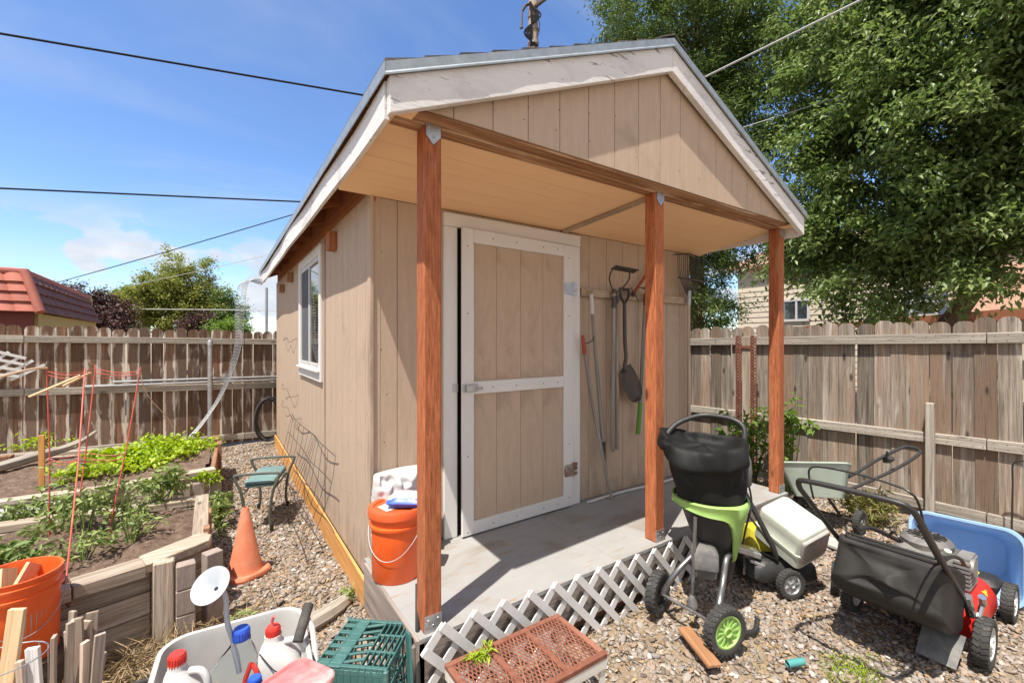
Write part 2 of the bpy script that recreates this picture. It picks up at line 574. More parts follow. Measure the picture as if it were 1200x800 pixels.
class MB:
    def __init__(self):
        self.v, self.f, self.lc, self.rd = [], [], [], []

    def add(self, vs, fs, lc=None, rnd=None):
        b = len(self.v)
        self.v += [tuple(x) for x in vs]
        self.f += [tuple(i + b for i in f) for f in fs]
        self.lc += [tuple(x) for x in (lc if lc is not None else vs)]
        r = random.random() if rnd is None else rnd
        self.rd += [r] * len(vs)

    def box(self, c, s, R=None, g=0, rnd=None):
        """centre, full sizes, rotation matrix, grain axis"""
        c = Vector(c)
        vs, lc = [], []
        for i in (-.5, .5):
            for j in (-.5, .5):
                for k in (-.5, .5):
                    p = Vector((i * s[0], j * s[1], k * s[2]))
                    a = [p[0], p[1], p[2]]
                    lc.append((a[g], a[(g + 1) % 3], a[(g + 2) % 3]))
                    vs.append((R @ p if R is not None else p) + c)
        self.add(vs, [(0, 1, 3, 2), (4, 6, 7, 5), (0, 4, 5, 1), (2, 3, 7, 6), (0, 2, 6, 4), (1, 5, 7, 3)], lc, rnd)
        return self

    def bx(self, x0, x1, y0, y1, z0, z1, g=None, rnd=None):
        s = (abs(x1 - x0), abs(y1 - y0), abs(z1 - z0))
        if g is None:
            g = max(range(3), key=lambda i: s[i])
        return self.box(((x0 + x1) / 2, (y0 + y1) / 2, (z0 + z1) / 2), s, None, g, rnd)

    def beam(self, a, b, wd, th, hint=(0, 0, 1), rnd=None):
        """rectangular bar from a to b; wd across, th along hint"""
        a, b = Vector(a), Vector(b)
        x, y, z = basis(b - a, hint)
        R = Matrix((x, y, z)).transposed()
        return self.box((a + b) / 2, (wd, th, (b - a).length), R, 2, rnd)

    def tube(self, pts, r, n=8, cap=True, closed=False, rnd=None):
        pts = [Vector(p) for p in pts]
        m_ = len(pts)
        rs = r if isinstance(r, (list, tuple)) else [r] * m_
        vs, lc, fs = [], [], []
        x = None
        d = 0.
        for i, p in enumerate(pts):
            if closed:
                t = pts[(i + 1) % m_] - pts[i - 1]
            else:
                t = pts[min(i + 1, m_ - 1)] - pts[max(i - 1, 0)]
            if t.length < 1e-9:
                t = Vector((0, 0, 1))
            t.normalize()
            if x is None:
                x, y, _ = basis(t)
            else:
                x = (x - t * x.dot(t))
                x = x.normalized() if x.length > 1e-6 else basis(t)[0]
                y = t.cross(x)
            if i:
                d += (p - pts[i - 1]).length
            for k in range(n):
                a = 2 * math.pi * k / n
                o = x * math.cos(a) + y * math.sin(a)
                vs.append(p + o * rs[i])
                lc.append((d, math.cos(a) * rs[i], math.sin(a) * rs[i]))
        for i in range(m_ if closed else m_ - 1):
            j = (i + 1) % m_
            for k in range(n):
                fs.append((i * n + k, i * n + (k + 1) % n, j * n + (k + 1) % n, j * n + k))
        if cap and not closed:
            fs.append(tuple(range(n - 1, -1, -1)))
            fs.append(tuple((m_ - 1) * n + k for k in range(n)))
        self.add(vs, fs, lc, rnd)
        return self

    def loft(self, rings, cap0=True, cap1=True, closed=True, rnd=None):
        n = len(rings[0])
        vs = [p for r in rings for p in r]
        fs = []
        for i in range(len(rings) - 1):
            for k in range(n if closed else n - 1):
                fs.append((i * n + k, i * n + (k + 1) % n, (i + 1) * n + (k + 1) % n, (i + 1) * n + k))
        if cap0:
            fs.append(tuple(range(n - 1, -1, -1)))
        if cap1:
            fs.append(tuple((len(rings) - 1) * n + k for k in range(n)))
        self.add(vs, fs, None, rnd)
        return self

    def lathe(self, prof, c=(0, 0, 0), axis=(0, 0, 1), n=32, cap0=False, cap1=False, rnd=None):
        x, y, z = basis(axis)
        c = Vector(c)
        rings = []
        for r, h in prof:
            rings.append([c + z * h + (x * math.cos(2 * math.pi * k / n) + y * math.sin(2 * math.pi * k / n)) * max(r, 1e-4) for k in range(n)])
        return self.loft(rings, cap0, cap1, True, rnd)

    def prism(self, poly, vec, g=None, rnd=None):
        poly = [Vector(p) for p in poly]
        vec = Vector(vec)
        n = len(poly)
        vs = poly + [p + vec for p in poly]
        fs = [tuple(range(n - 1, -1, -1)), tuple(range(n, 2 * n))]
        for k in range(n):
            fs.append((k, (k + 1) % n, n + (k + 1) % n, n + k))
        lc = None
        if g is not None:
            lc = [(p[g], p[(g + 1) % 3], p[(g + 2) % 3]) for p in vs]
        self.add(vs, fs, lc, rnd)
        return self

    def build(self, name, mat, parent=None, base=None, smooth=False, bevel=0., local=False, subsurf=0, solid=0.):
        me = bpy.data.meshes.new(name)
        off = Vector((0, 0, 0))
        if not local:
            if parent is not None:
                off = origin(parent)
            elif base is not None:
                off = Vector(base)
        va = np.array(self.v, dtype=np.float32) - np.array(off, dtype=np.float32)
        me.from_pydata(va.tolist(), [], self.f)
        a = me.attributes.new('lc', 'FLOAT_VECTOR', 'POINT')
        a.data.foreach_set('vector', np.array(self.lc, dtype=np.float32).ravel())
        b = me.attributes.new('rnd', 'FLOAT', 'POINT')
        b.data.foreach_set('value', np.array(self.rd, dtype=np.float32))
        me.materials.append(mat)
        import bmesh
        bm = bmesh.new()
        bm.from_mesh(me)
        bmesh.ops.recalc_face_normals(bm, faces=bm.faces)
        bm.to_mesh(me)
        bm.free()
        o = bpy.data.objects.new(name, me)
        COL.objects.link(o)
        if parent is not None:
            o.parent = parent
        elif base is not None:
            o.location = base
        if smooth:
            me.polygons.foreach_set('use_smooth', [True] * len(me.polygons))
            if smooth != 'all':
                me.set_sharp_from_angle(angle=math.radians(42))
        if solid:
            md = o.modifiers.new('solid', 'SOLIDIFY')
            md.thickness = solid
            md.offset = 0
        if bevel:
            md = o.modifiers.new('bevel', 'BEVEL')
            md.width = bevel
            md.segments = 2 if bevel > .006 else 1
            md.limit_method = 'ANGLE'
            md.angle_limit = math.radians(40)
        if subsurf:
            md = o.modifiers.new('sub', 'SUBSURF')
            md.levels = subsurf
            md.render_levels = subsurf
        return o


def thing(name, label, cat, loc=(0, 0, 0), rz=0., group=None, kind=None):
    o = bpy.data.objects.new(name, None)
    COL.objects.link(o)
    o.empty_display_size = .2
    o.location = loc
    o.rotation_euler = (0, 0, rz)
    return tag(o, label, cat, group, kind)


def tag(o, label, cat, group=None, kind=None):
    o['label'] = label
    o['category'] = cat
    if group:
        o['group'] = group
    if kind:
        o['kind'] = kind
    return o


def catmull(pts, k=6):
    pts = [Vector(p) for p in pts]
    res = []
    for i in range(len(pts) - 1):
        p0, p1, p2, p3 = pts[max(i - 1, 0)], pts[i], pts[i + 1], pts[min(i + 2, len(pts) - 1)]
        for j in range(k):
            t = j / k
            res.append(.5 * ((2 * p1) + (p2 - p0) * t + (2 * p0 - 5 * p1 + 4 * p2 - p3) * t * t + (3 * p1 - p0 - 3 * p2 + p3) * t ** 3))
    res.append(pts[-1])
    return res


def rrect(c, u, v, wd, h, r, n=5):
    """rounded rectangle ring"""
    c, u, v = Vector(c), Vector(u), Vector(v)
    r = min(r, wd * .499, h * .499)
    pts = []
    for cx, cy, a0 in ((1, 1, 0), (-1, 1, 90), (-1, -1, 180), (1, -1, 270)):
        for k in range(n):
            a = math.radians(a0 + 90 * k / (n - 1))
            pts.append(c + u * (cx * (wd / 2 - r) + r * math.cos(a)) + v * (cy * (h / 2 - r) + r * math.sin(a)))
    return pts


def cloud_mesh(name, mat, parent, V, F, rnd, lc=None, base=None, kind=None, smooth=False):
    """numpy mesh: V (n,3), F (m,k) faces of equal size, rnd (n)"""
    off = np.array(origin(parent) if parent is not None else (base or (0, 0, 0)), dtype=np.float32)
    V = (V - off).astype(np.float32)
    me = bpy.data.meshes.new(name)
    nv, nf, k = len(V), len(F), F.shape[1]
    me.vertices.add(nv)
    me.vertices.foreach_set('co', V.ravel())
    me.loops.add(nf * k)
    me.loops.foreach_set('vertex_index', F.astype(np.int32).ravel())
    me.polygons.add(nf)
    me.polygons.foreach_set('loop_start', (np.arange(nf) * k).astype(np.int32))
    try:
        me.polygons.foreach_set('loop_total', np.full(nf, k, dtype=np.int32))
    except Exception:
        pass
    me.update(calc_edges=True)
    b = me.attributes.new('rnd', 'FLOAT', 'POINT')
    b.data.foreach_set('value', rnd.astype(np.float32))
    me.materials.append(mat)
    if smooth:
        me.polygons.foreach_set('use_smooth', np.ones(nf, dtype=bool))
    o = bpy.data.objects.new(name, me)
    COL.objects.link(o)
    if parent is not None:
        o.parent = parent
    elif base is not None:
        o.location = base
    return o


def leaves(P, size, rng, droop=.3, aspect=.42, updir=.6, fold=.18, follow=None):
    """leaf blades at points P: 4 verts, two folded tris each"""
    n = len(P)
    nrm = rng.normal(size=(n, 3))
    nrm[:, 2] = np.abs(nrm[:, 2]) + updir
    nrm /= np.linalg.norm(nrm, axis=1, keepdims=True)
    d = rng.normal(size=(n, 3))
    if follow is not None:
        d = d * .6 + follow
    d[:, 2] -= droop
    d -= nrm * (d * nrm).sum(1, keepdims=True)
    d /= np.linalg.norm(d, axis=1, keepdims=True) + 1e-9
    s = np.cross(nrm, d)
    l = size * rng.uniform(.6, 1.3, (n, 1))
    a = P
    b = P + d * l * .45 + s * l * aspect * .5 + nrm * l * fold * .5
    c = P + d * l - nrm * l * fold
    e = P + d * l * .45 - s * l * aspect * .5 + nrm * l * fold * .5
    V = np.stack([a, b, c, e], 1).reshape(-1, 3)
    i = np.arange(n)[:, None] * 4
    F = np.concatenate([i + np.array([[0, 1, 2]]), i + np.array([[0, 2, 3]])])
    return V, F


# ------------------------------------------------------------------ ground, one sheet to the horizon
GROUND_Z = -.035


def gz(x, y):
    near = math.exp(-((x - .5) ** 2 + (y - 1) ** 2) / 60.)
    return GROUND_Z + near * (.035 * mnoise.noise(Vector((x * 1.3, y * 1.3, .3))) + .014 * mnoise.noise(Vector((x * 5, y * 5, 2.3))))


def make_ground():
    n = 230
    t = np.linspace(-1, 1, n)
    wv = np.sinh(t * 5.2) / np.sinh(5.2) * 300
    mb = MB()
    vs = []
    for j in range(n):
        for i in range(n):
            x, y = float(wv[i]) + .5, float(wv[j]) + .5
            vs.append((x, y, gz(x, y)))
    fs = [(j * n + i, j * n + i + 1, (j + 1) * n + i + 1, (j + 1) * n + i) for j in range(n - 1) for i in range(n - 1)]
    mb.add(vs, fs)
    o = mb.build('ground', m['dirt'], smooth='all')
    o['kind'] = 'structure'
    o['label'] = 'bare brown dirt yard ground'
    return o


make_ground()


def ico():
    p = (1 + 5 ** .5) / 2
    v = [(-1, p, 0), (1, p, 0), (-1, -p, 0), (1, -p, 0), (0, -1, p), (0, 1, p), (0, -1, -p), (0, 1, -p), (p, 0, -1), (p, 0, 1), (-p, 0, -1), (-p, 0, 1)]
    f = [(0, 11, 5), (0, 5, 1), (0, 1, 7), (0, 7, 10), (0, 10, 11), (1, 5, 9), (5, 11, 4), (11, 10, 2), (10, 7, 6), (7, 1, 8),
         (3, 9, 4), (3, 4, 2), (3, 2, 6), (3, 6, 8), (3, 8, 9), (4, 9, 5), (2, 4, 11), (6, 2, 10), (8, 6, 7), (9, 8, 1)]
    v = [Vector(a).normalized() for a in v]
    mid = {}
    nf = []

    def md(a, b):
        k = (min(a, b), max(a, b))
        if k not in mid:
            v.append(((v[a] + v[b]) / 2).normalized())
            mid[k] = len(v) - 1
        return mid[k]
    for a, b, c in f:
        x, y, z = md(a, b), md(b, c), md(c, a)
        nf += [(a, x, z), (b, y, x), (c, z, y), (x, y, z)]
    return np.array([tuple(a) for a in v]), np.array(nf)


def stones(rects, rng, dens, smin, smax, name, label, skip=None):
    IV, IF = ico()
    allP, allS = [], []
    for (x0, x1, y0, y1, mul) in rects:
        k = int((x1 - x0) * (y1 - y0) * dens * mul)
        x = rng.uniform(x0, x1, k)
        y = rng.uniform(y0, y1, k)
        allP.append(np.stack([x, y], 1))
    P = np.concatenate(allP)
    if skip is not None:
        P = P[~skip(P[:, 0], P[:, 1])]
    n = len(P)
    s = smin + (smax - smin) * rng.beta(1.15, 4.0, n)
    z = np.array([gz(a, b) for a, b in P]) + s * .18
    sc = np.stack([s * rng.uniform(.75, 1.5, n), s * rng.uniform(.65, 1.1, n), s * rng.uniform(.35, .75, n)], 1) * .5
    nv = len(IV)
    base = IV[None] * (1 + .16 * rng.normal(size=(n, nv, 1)).clip(-1.6, 1.6))
    v = base * sc[:, None, :]
    a = rng.uniform(0, 2 * np.pi, n)
    tx, ty = rng.normal(size=n) * .3, rng.normal(size=n) * .3
    ca, sa = np.cos(a)[:, None], np.sin(a)[:, None]
    x = v[..., 0] * ca - v[..., 1] * sa
    y = v[..., 0] * sa + v[..., 1] * ca
    zz = v[..., 2] + x * tx[:, None] + y * ty[:, None]
    V = np.stack([x + P[:, 0:1], y + P[:, 1:2], zz + z[:, None]], 2).reshape(-1, 3)
    F = (IF[None] + (np.arange(n) * nv)[:, None, None]).reshape(-1, 3)
    r = np.repeat(rng.uniform(0, 1, n), nv)
    o = cloud_mesh(name, m['gravel'], None, V, F, r, base=(0, 0, 0), smooth=True)
    tag(o, label, 'gravel', kind='stuff')
    return o


RNG = np.random.default_rng(11)


def in_shed(x, y):
    return ((x > -.03) & (x < 3.2) & (y > -.02) & (y < 5.9)) | ((x < -.78) & (y > 1.05)) | ((x < -.6) & (y > 1.0) & (y < 1.3)) | (x > 4.55) | (y > 6.25)


stones([(-.8, .2, 2.6, 6.2, .8), (-.85, .1, .3, 2.6, 1.15), (.0, 2.0, -1.3, .02, 1.15), (-1.9, 0, -.6, 1.1, .5), (1.7, 3.4, -2.1, .2, 1.3), (3.2, 4.55, -2.6, 1.6, .75), (3.2, 4.55, 1.6, 6.2, .3)],
       RNG, 2700, .009, .050, 'gravel', 'tan and grey river rock gravel spread over the yard around the shed', in_shed)


def litter():
    rng = np.random.default_rng(5)
    rects = [(-.8, 0., .3, 6., 300), (.1, 2.4, -1.3, 0, 260), (2., 4.5, -2.2, 1., 320), (-1.9, -.2, -.4, 1.15, 300)]
    P = []
    for x0, x1, y0, y1, d in rects:
        k = int((x1 - x0) * (y1 - y0) * d)
        P.append(np.stack([rng.uniform(x0, x1, k), rng.uniform(y0, y1, k)], 1))
    P = np.concatenate(P)
    P = P[~in_shed(P[:, 0], P[:, 1])]
    z = np.array([gz(a, b) for a, b in P]) + rng.uniform(.012, .03, len(P))
    V, F = leaves(np.c_[P, z], .034, rng, 0., .38, 1.3, .12)
    o = cloud_mesh('leaf_litter', m['litter'], None, V, F, np.repeat(rng.uniform(0, 1, len(P)), 4), base=(0, 0, 0))
    tag(o, 'dry brown leaf litter scattered over the gravel', 'leaf litter', kind='stuff')
    # straw and dead grass strewn on the left, in front of the beds
    k = 1500
    x = np.concatenate([rng.normal(-1.0, .3, k // 2), rng.uniform(-1.7, -.6, k // 2)])
    y = np.concatenate([rng.normal(.95, .12, k // 2), rng.uniform(.2, 1.15, k // 2)])
    z = np.array([gz(a, b) for a, b in zip(x, y)]) + rng.uniform(.015, .07, k) * np.exp(-((y - .98) / .3) ** 2) + .01
    V, F = leaves(np.c_[x, y, z], .12, rng, 0., .04, .8, .05)
    o = cloud_mesh('straw', m['straw'], None, V, F, np.repeat(rng.uniform(0, 1, k), 4), base=(0, 0, 0))
    tag(o, 'loose yellow straw and dead grass below the raised bed', 'straw', kind='stuff')


litter()

# ------------------------------------------------------------------ shed
W, YF, YB = 3.14, .82, 5.85        # width, front wall, back wall
ZT = 2.475                          # wall top at the eaves
SL = .435
XC = W / 2
OV = .19                            # eave overhang
YR = -.14                           # front of the rake boards
DECK = .28
shed = thing('garden_shed', 'tan wooden garden shed with covered front porch on three red posts', 'shed', (XC, 2.6, 0))


def siding(u0, u1, face, z0, zt, axis, sign, pitch=.203, off=0., th=.012):
    """grooved panel strips; axis 'x': runs along x at y=face; axis 'y': runs along y at x=face; sign = outward direction"""
    mb = MB()
    cuts = [u0]
    u = u0 + off if off > 0 else u0 + pitch
    while u < u1 - .01:
        cuts.append(u)
        u += pitch
    cuts.append(u1)
    g = .0024
    for a, b in zip(cuts[:-1], cuts[1:]):
        a2, b2 = a + g, b - g
        if b2 <= a2:
            continue
        peak = [(b2, zt(b2))]
        if a2 < XC < b2 and zt(XC) > zt(a2) + 1e-3 and axis == 'x':
            peak = [(b2, zt(b2)), (XC, zt(XC))]
        poly2 = [(a2, z0), (b2, z0)] + peak + [(a2, zt(a2))]
        if axis == 'x':
            mb.prism([(p, face, z) for p, z in poly2], (0, -sign * th, 0), 2)
        else:
            mb.prism([(face, p, z) for p, z in poly2], (-sign * th, 0, 0), 2)
    pk = [(u1, zt(u1))] + ([(XC, zt(XC))] if axis == 'x' and zt(XC) > zt(u1) + 1e-3 else []) + [(u0, zt(u0))]
    poly2 = [(u0 + .002, z0 + .002), (u1 - .002, z0 + .002)] + pk
    d = th - .004
    if axis == 'x':
        mb.prism([(p, face - sign * d, z) for p, z in poly2], (0, -sign * .05, 0), 2)
    else:
        mb.prism([(face - sign * d, p, z) for p, z in poly2], (-sign * .05, 0, 0), 2)
    return mb


flat = lambda z: (lambda u: z)
BTOP_ = 2.63
zr_ = lambda x: 2.665 + (XC + .21 - abs(x - XC)) * SL - .2
siding(YF + .0, YB, 0., .13, flat(ZT), 'y', -1, off=.11).build('side_wall', m['siding'], shed)
siding(YF + .0, YB, W, .13, flat(ZT), 'y', 1, off=.11).build('side_wall', m['siding'], shed)
siding(.055, W - .055, YF + .003,   .285, flat(2.450), 'x', -1, off=.11).build('front_wall', m['siding'], shed)
siding(.055, W - .055, YB, .13, lambda u: ZT + min(u, W - u) * SL - .02, 'x', 1, off=.11).build('back_wall', m['siding'], shed)
mb = MB()
mb.bx(-.004, .014, YF - .012, YF + .05, .13, ZT).build('corner_trim', m['siding'], shed)
MB().bx(W - .014, W + .004, YF - .012, YF + .05, .13, ZT).build('corner_trim', m['siding'], shed)
# thin grey seam strip where two side panels meet
MB().bx(-.008, -.001, 2.13, 2.145, .14, ZT - .02).build('seam_strip', m['greyboard'], shed)

nl_ = MB()
rn_ = random.Random(9)
for y in [YF + .05 + .4 * k for k in range(13)]:
    for z in [.2 + .32 * k for k in range(8)]:
        nl_.lathe([(.0001, .002), (.0035, .0015), (.0045, 0)], (0, y + rn_.uniform(-.02, .02), z + rn_.uniform(-.03, .03)), (-1, 0, 0), 6)
for x in (.08, .30, .42, 1.72, 2.1, 2.5, 2.9, 3.06):
    for z in [.34 + .3 * k for k in range(7)]:
        nl_.lathe([(.0001, .002), (.0035, .0015), (.0045, 0)], (x + rn_.uniform(-.02, .02), YF + .003, z + rn_.uniform(-.03, .03)), (0, -1, 0), 6)
for x in [.1 + .203 * k for k in range(15)]:
    for f in (.04, .5):
        z = BTOP_ + f * (zr_(x) - BTOP_)
        nl_.lathe([(.0001, .002), (.0035, .0015), (.0045, 0)], (x + rn_.uniform(-.02, .02), -.082, z + .03), (0, -1, 0), 6)
nl_.build('nail_heads', m['rustmetal'], shed)['kind'] = 'stuff'

# roof: two slopes, drip edge, rake boards, fascia, rafters
zr = lambda x: 2.665 + (XC + .21 - abs(x - XC)) * SL - 0.0    # top surface of the roof at x


def slope(x0, x1, dz0, dz1, y0, y1, mb):
    """slab between offsets below the roof top"""
    a = [(x0, y0, zr(x0) + dz0), (x1, y0, zr(x1) + dz0), (x1, y0, zr(x1) + dz1), (x0, y0, zr(x0) + dz1)]
    mb.prism(a, (0, y1 - y0, 0))


roof = MB()
slope(-.20, XC, -.03, -.008, YR + .02, YB + .16, roof)
slope(XC, W + .20, -.03, -.008, YR + .02, YB + .16, roof)
roof_o = roof.build('roof', m['rafter'], shed)
sh = MB()
rows = 11
for side in (0, 1):
    for r in range(rows):
        f0, f1 = r / rows, (r + 1) / rows
        xa = -.222 + (XC + .222) * f0
        xb = -.222 + (XC + .222) * f1 + .03
        xb = min(xb, XC)
        y = YR - .012
        k = 0
        while y < YB + .17:
            y2 = min(y + random.uniform(.28, .33), YB + .17)
            za, zb = zr(xa) + .014 + random.uniform(0, .004), zr(xb) + .003
            poly = [(xa, y + .002, za - .010), (xb, y + .002, zb - .008), (xb, y + .002, zb), (xa, y + .002, za)]
            if side:
                poly = [(W - p[0], p[1], p[2]) for p in poly]
            sh.prism(poly, (0, y2 - y - .004, 0))
            y = y2
# ridge cap pieces
y = YR - .014
while y < YB + .1:
    for s in (-1, 1):
        sh.prism([(XC, y, zr(XC) + .022), (XC + s * .13, y, zr(XC + s * .13) + .016), (XC + s * .13, y, zr(XC + s * .13) + .022), (XC, y, zr(XC) + .03)], (0, .32, 0))
    y += .3
sh.build('shingles', m['shingle'], roof_o)
de = MB()
for s in (0, 1):
    def fx(p):
        return [((W - q[0]) if s else q[0], q[1], q[2]) for q in p]
    # rake drip edge: lip + face
    de.prism(fx([(-.222, YR - .012, zr(-.222) - .048), (XC, YR - .012, zr(XC) - .048), (XC, YR - .012, zr(XC) + .004), (-.222, YR - .012, zr(-.222) + .004)]), (0, .006, 0))
    lip = []
    for k in range(41):
        x = -.222 + (XC + .222) * k / 40
        yo = YR - .0185 - .004 * mnoise.noise(Vector((x * 3.1 + s * 9, 0, 0))) - .0025 * mnoise.noise(Vector((x * 11, s * 5, 2)))
        lip.append(fx([(x, yo, zr(x) - .050), (x, YR - .0115, zr(x) - .050), (x, YR - .0115, zr(x) - .034), (x, yo, zr(x) - .043)]))
    de.loft(lip)
    # eave drip edge
    x0 = -.226
    q = fx([(x0, YR - .012, zr(-.222) - .048), (x0 + .005, YR - .012, zr(-.222) - .048), (x0 + .005, YR - .012, zr(-.222) + .004), (x0, YR - .012, zr(-.222) + .004)])
    de.prism(q, (0, YB - YR + .18, 0))
de.build('drip_edge', m['drip'], shed)

for s in (0, 1):
    mb = MB()
    t, b0 = -.045, -.195
    poly = [(-.20, YR, zr(-.20) + t), (XC, YR, zr(XC) + t), (XC, YR, zr(XC) + b0), (-.20, YR, zr(-.20) + b0)]
    lcpoly = poly
    if s:
        poly = [(W - p[0] + .001, p[1], p[2]) for p in poly]
    else:
        poly = [(p[0] - .001, p[1], p[2]) for p in poly]
    mb.prism(poly, (0, .038, 0), 0)
    mb.build('rake_board', m['peel'], shed, bevel=.003)
    # eave fascia with a slight wave, as the old board has
    mb = MB()
    rings = []
    for k in range(25):
        yy = YR + .045 + (YB + .12 - YR) * k / 24
        wv = .006 * math.sin(yy * 1.7) + .004 * math.sin(yy * 4.1)
        sag = -.012 * (yy / 5.)
        xo = -.205 + wv
        za, zb = zr(-.2) - .05, zr(-.2) - .200 + sag + wv * .5
        rg = [(xo, yy, zb), (xo + .02, yy, zb), (xo + .02, yy, za), (xo, yy, za)]
        if s:
            rg = [(W - p[0], p[1], p[2]) for p in rg]
        rings.append(rg)
    mb.loft(rings)
    mb.lc = [(p[1], p[0], p[2]) for p in mb.v]
    mb.build('eave_fascia', m['peel'], shed)
    # rafter tails under the eave
    for k in range(9):
        yy = 1.02 + k * .61
        x0, x1 = -.182, .03
        poly = [(x0, yy, zr(x0) - .034), (x1, yy, zr(x1) - .034), (x1, yy, zr(x1) - .145), (x0, yy, zr(x0) - .145)]
        if s:
            poly = [(W - p[0], p[1], p[2]) for p in poly]
        MB().prism(poly, (0, .04, 0), 0).build('rafter', m['rafter'], shed)
# frieze board closing the gap above the side wall
mb = MB()
mb.bx(.014, .034, YF, YB, ZT - .05, zr(.02) - .04)
mb.build('blocking', m['rafter'], shed)
MB().bx(W - .034, W - .014, YF, YB, ZT - .05, zr(.02) - .04).build('blocking', m['rafter'], shed)
# loose wooden blocks fixed to the side wall under the eave
MB().bx(-.06, -.002, 1.70, 1.80, 2.28, 2.42).build('vent_block', m['rafter'], shed, bevel=.003)
MB().bx(-.07, -.002, 4.02, 4.12, 2.30, 2.41).build('vent_block', m['timberdark'], shed, bevel=.003)
MB().bx(-.06, -.002, 4.85, 4.95, 2.25, 2.36).build('vent_block', m['timberdark'], shed, bevel=.003)

# porch: beam, gable panel, soffit
BT, BB = 2.63, 2.545
MB().bx(-.13, W + .175, .004, .09, BB, BT - .03, 0).build('porch_beam', m['beam'], shed, bevel=.004)
MB().bx(-.12, W + .17, -.072, .003, BT - .079, BT - .066, 0).build('beam_trim', m['beam'], shed, bevel=.003)
siding(-.04, W + .04, -.082, BT - .065, lambda u: max(BT + .02, zr(u) - .10), 'x', -1, off=.145).build('gable_panel', m['gable'], shed)
sf = MB()
y0s, y1s, z0s, z1s = .092, YF - .001, BB + .003, 2.452
xs = [-.182, W + .182]
nb = 5
for k in range(nb):
    fa, fb = k / nb, (k + 1) / nb
    ya, yb = y0s + (y1s - y0s) * fa + .0015, y0s + (y1s - y0s) * fb - .0015
    za, zb = z0s + (z1s - z0s) * fa, z0s + (z1s - z0s) * fb
    sf.prism([(xs[0], ya, za), (xs[0], yb, zb), (xs[0], yb, zb + .011), (xs[0], ya, za + .011)], (xs[1] - xs[0], 0, 0))
sf.prism([(xs[0], -.10, BB + .002), (xs[0], .09, BB + .003), (xs[0], .09, BB + .010), (xs[0], -.10, BB + .012)], (.125, 0, 0))
sf.prism([(xs[1] - .125, -.10, BB + .002), (xs[1] - .125, .09, BB + .003), (xs[1] - .125, .09, BB + .010), (xs[1] - .125, -.10, BB + .012)], (.125, 0, 0))
sf.prism([(xs[0], y0s, z0s + .013), (xs[0], y1s, z1s + .013), (xs[0], y1s, z1s + .02), (xs[0], y0s, z0s + .02)], (xs[1] - xs[0], 0, 0))
sf.build('porch_soffit', m['soffit'], shed)
mb = MB()
mb.beam((1.63, .10, 2.532), (1.50, .80, 2.441), .04, .018)
mb.build('soffit_batten', m['siding'], shed)

for i, (x, w_) in enumerate(((0., .086), (1.588, .088), (3.215, .092))):
    mb = MB()
    mb.bx(x, x + w_, .002, .09, DECK, BB - .001, 2)
    p = mb.build('porch_post', m['redwood'], shed, bevel=.006)
    mb = MB()   # base bracket
    mb.prism([(x + .002, -.003, DECK + .001), (x + w_ - .002, -.003, DECK + .001), (x + w_ - .002, -.003, DECK + .075), (x + .002, -.003, DECK + .075)], (0, .0045, 0))
    for dx, dz in ((.02, .055), (w_ - .02, .055), (w_ / 2, .03)):
        mb.lathe([(.0001, .004), (.005, .003), (.006, 0)], (x + dx, -.003, DECK + dz), (0, -1, 0), 8)
    mb.build('base_bracket', m['galv'], p)
    mb = MB()
    mb.prism([(x + .008, -.005, BB + .02), (x + .008, -.005, BB - .045), (x + w_ / 2, -.005, BB - .085), (x + w_ - .008, -.005, BB - .045), (x + w_ - .008, -.005, BB + .02)], (0, .0065, 0))
    for dx, dz in ((.02, -.01), (w_ - .02, -.01), (w_ / 2, -.05)):
        mb.lathe([(.0001, .005), (.005, .004), (.006, 0)], (x + dx, -.005, BB + dz), (0, -1, 0), 8)
    mb.build('top_bracket', m['galv'], p)

# deck
dk = MB()
for a, b in ((-.03, 1.215), (1.2165, 2.43), (2.4315, W + .18)):
    dk.bx(a, b, -.022, YF + .03, DECK - .02, DECK, 0)
dk.build('porch_deck', m['deck'], shed)
rim = MB()
rim.bx(-.03, W + .18, -.02, .02, .03, DECK - .021, 0)
rim.build('deck_rim', m['greyboard'], shed)
MB().bx(-.045, -.006, -.02, YF - .02, .02, DECK - .004, 1).build('deck_rim', m['greyboard'], shed)
MB().bx(-.030, -.012, YF - .02, YB, -.05, .145, 1).build('skirt_board', m['skirt'], shed, bevel=.003)
MB().bx(.03, W, .03, YF, -.04, .02, 0).build('porch_footing', m['timberdark'], shed)

# lattice skirt
lt = MB()
x_end = 2.12


def lattop(x):
    return .315 - .055 * max(0, min(1, (x - .3) / 1.3))


per = .1605
zb = -.055
k0 = -3
for layer, (sg, yy) in enumerate(((1, -.052), (-1, -.043))):
    for k in range(k0, 17):
        xt = .072 + k * per
        # from the tip down to the bottom
        A = Vector((xt, yy, lattop(max(0, xt))))
        h = A.z - zb
        B = Vector((xt + sg * h * .93, yy, zb))
        d = B - A
        t0, t1 = 0., 1.
        lo, hi = -.02, x_end
        if sg > 0:
            if A.x < lo:
                t0 = (lo - A.x) / d.x
            if B.x > hi:
                t1 = (hi - A.x) / d.x
        else:
            if A.x > hi:
                t0 = (hi - A.x) / d.x
            if B.x < lo:
                t1 = (lo - A.x) / d.x
        if t1 - t0 < .06:
            continue
        a, b = A + d * t0, A + d * t1
        ext = d.normalized() * .012
        lt.beam(a - (ext if t0 == 0 else Vector()), b, .039, .0075, (0, 1, 0))
lt.build('lattice_skirt', m['lattice'], shed)

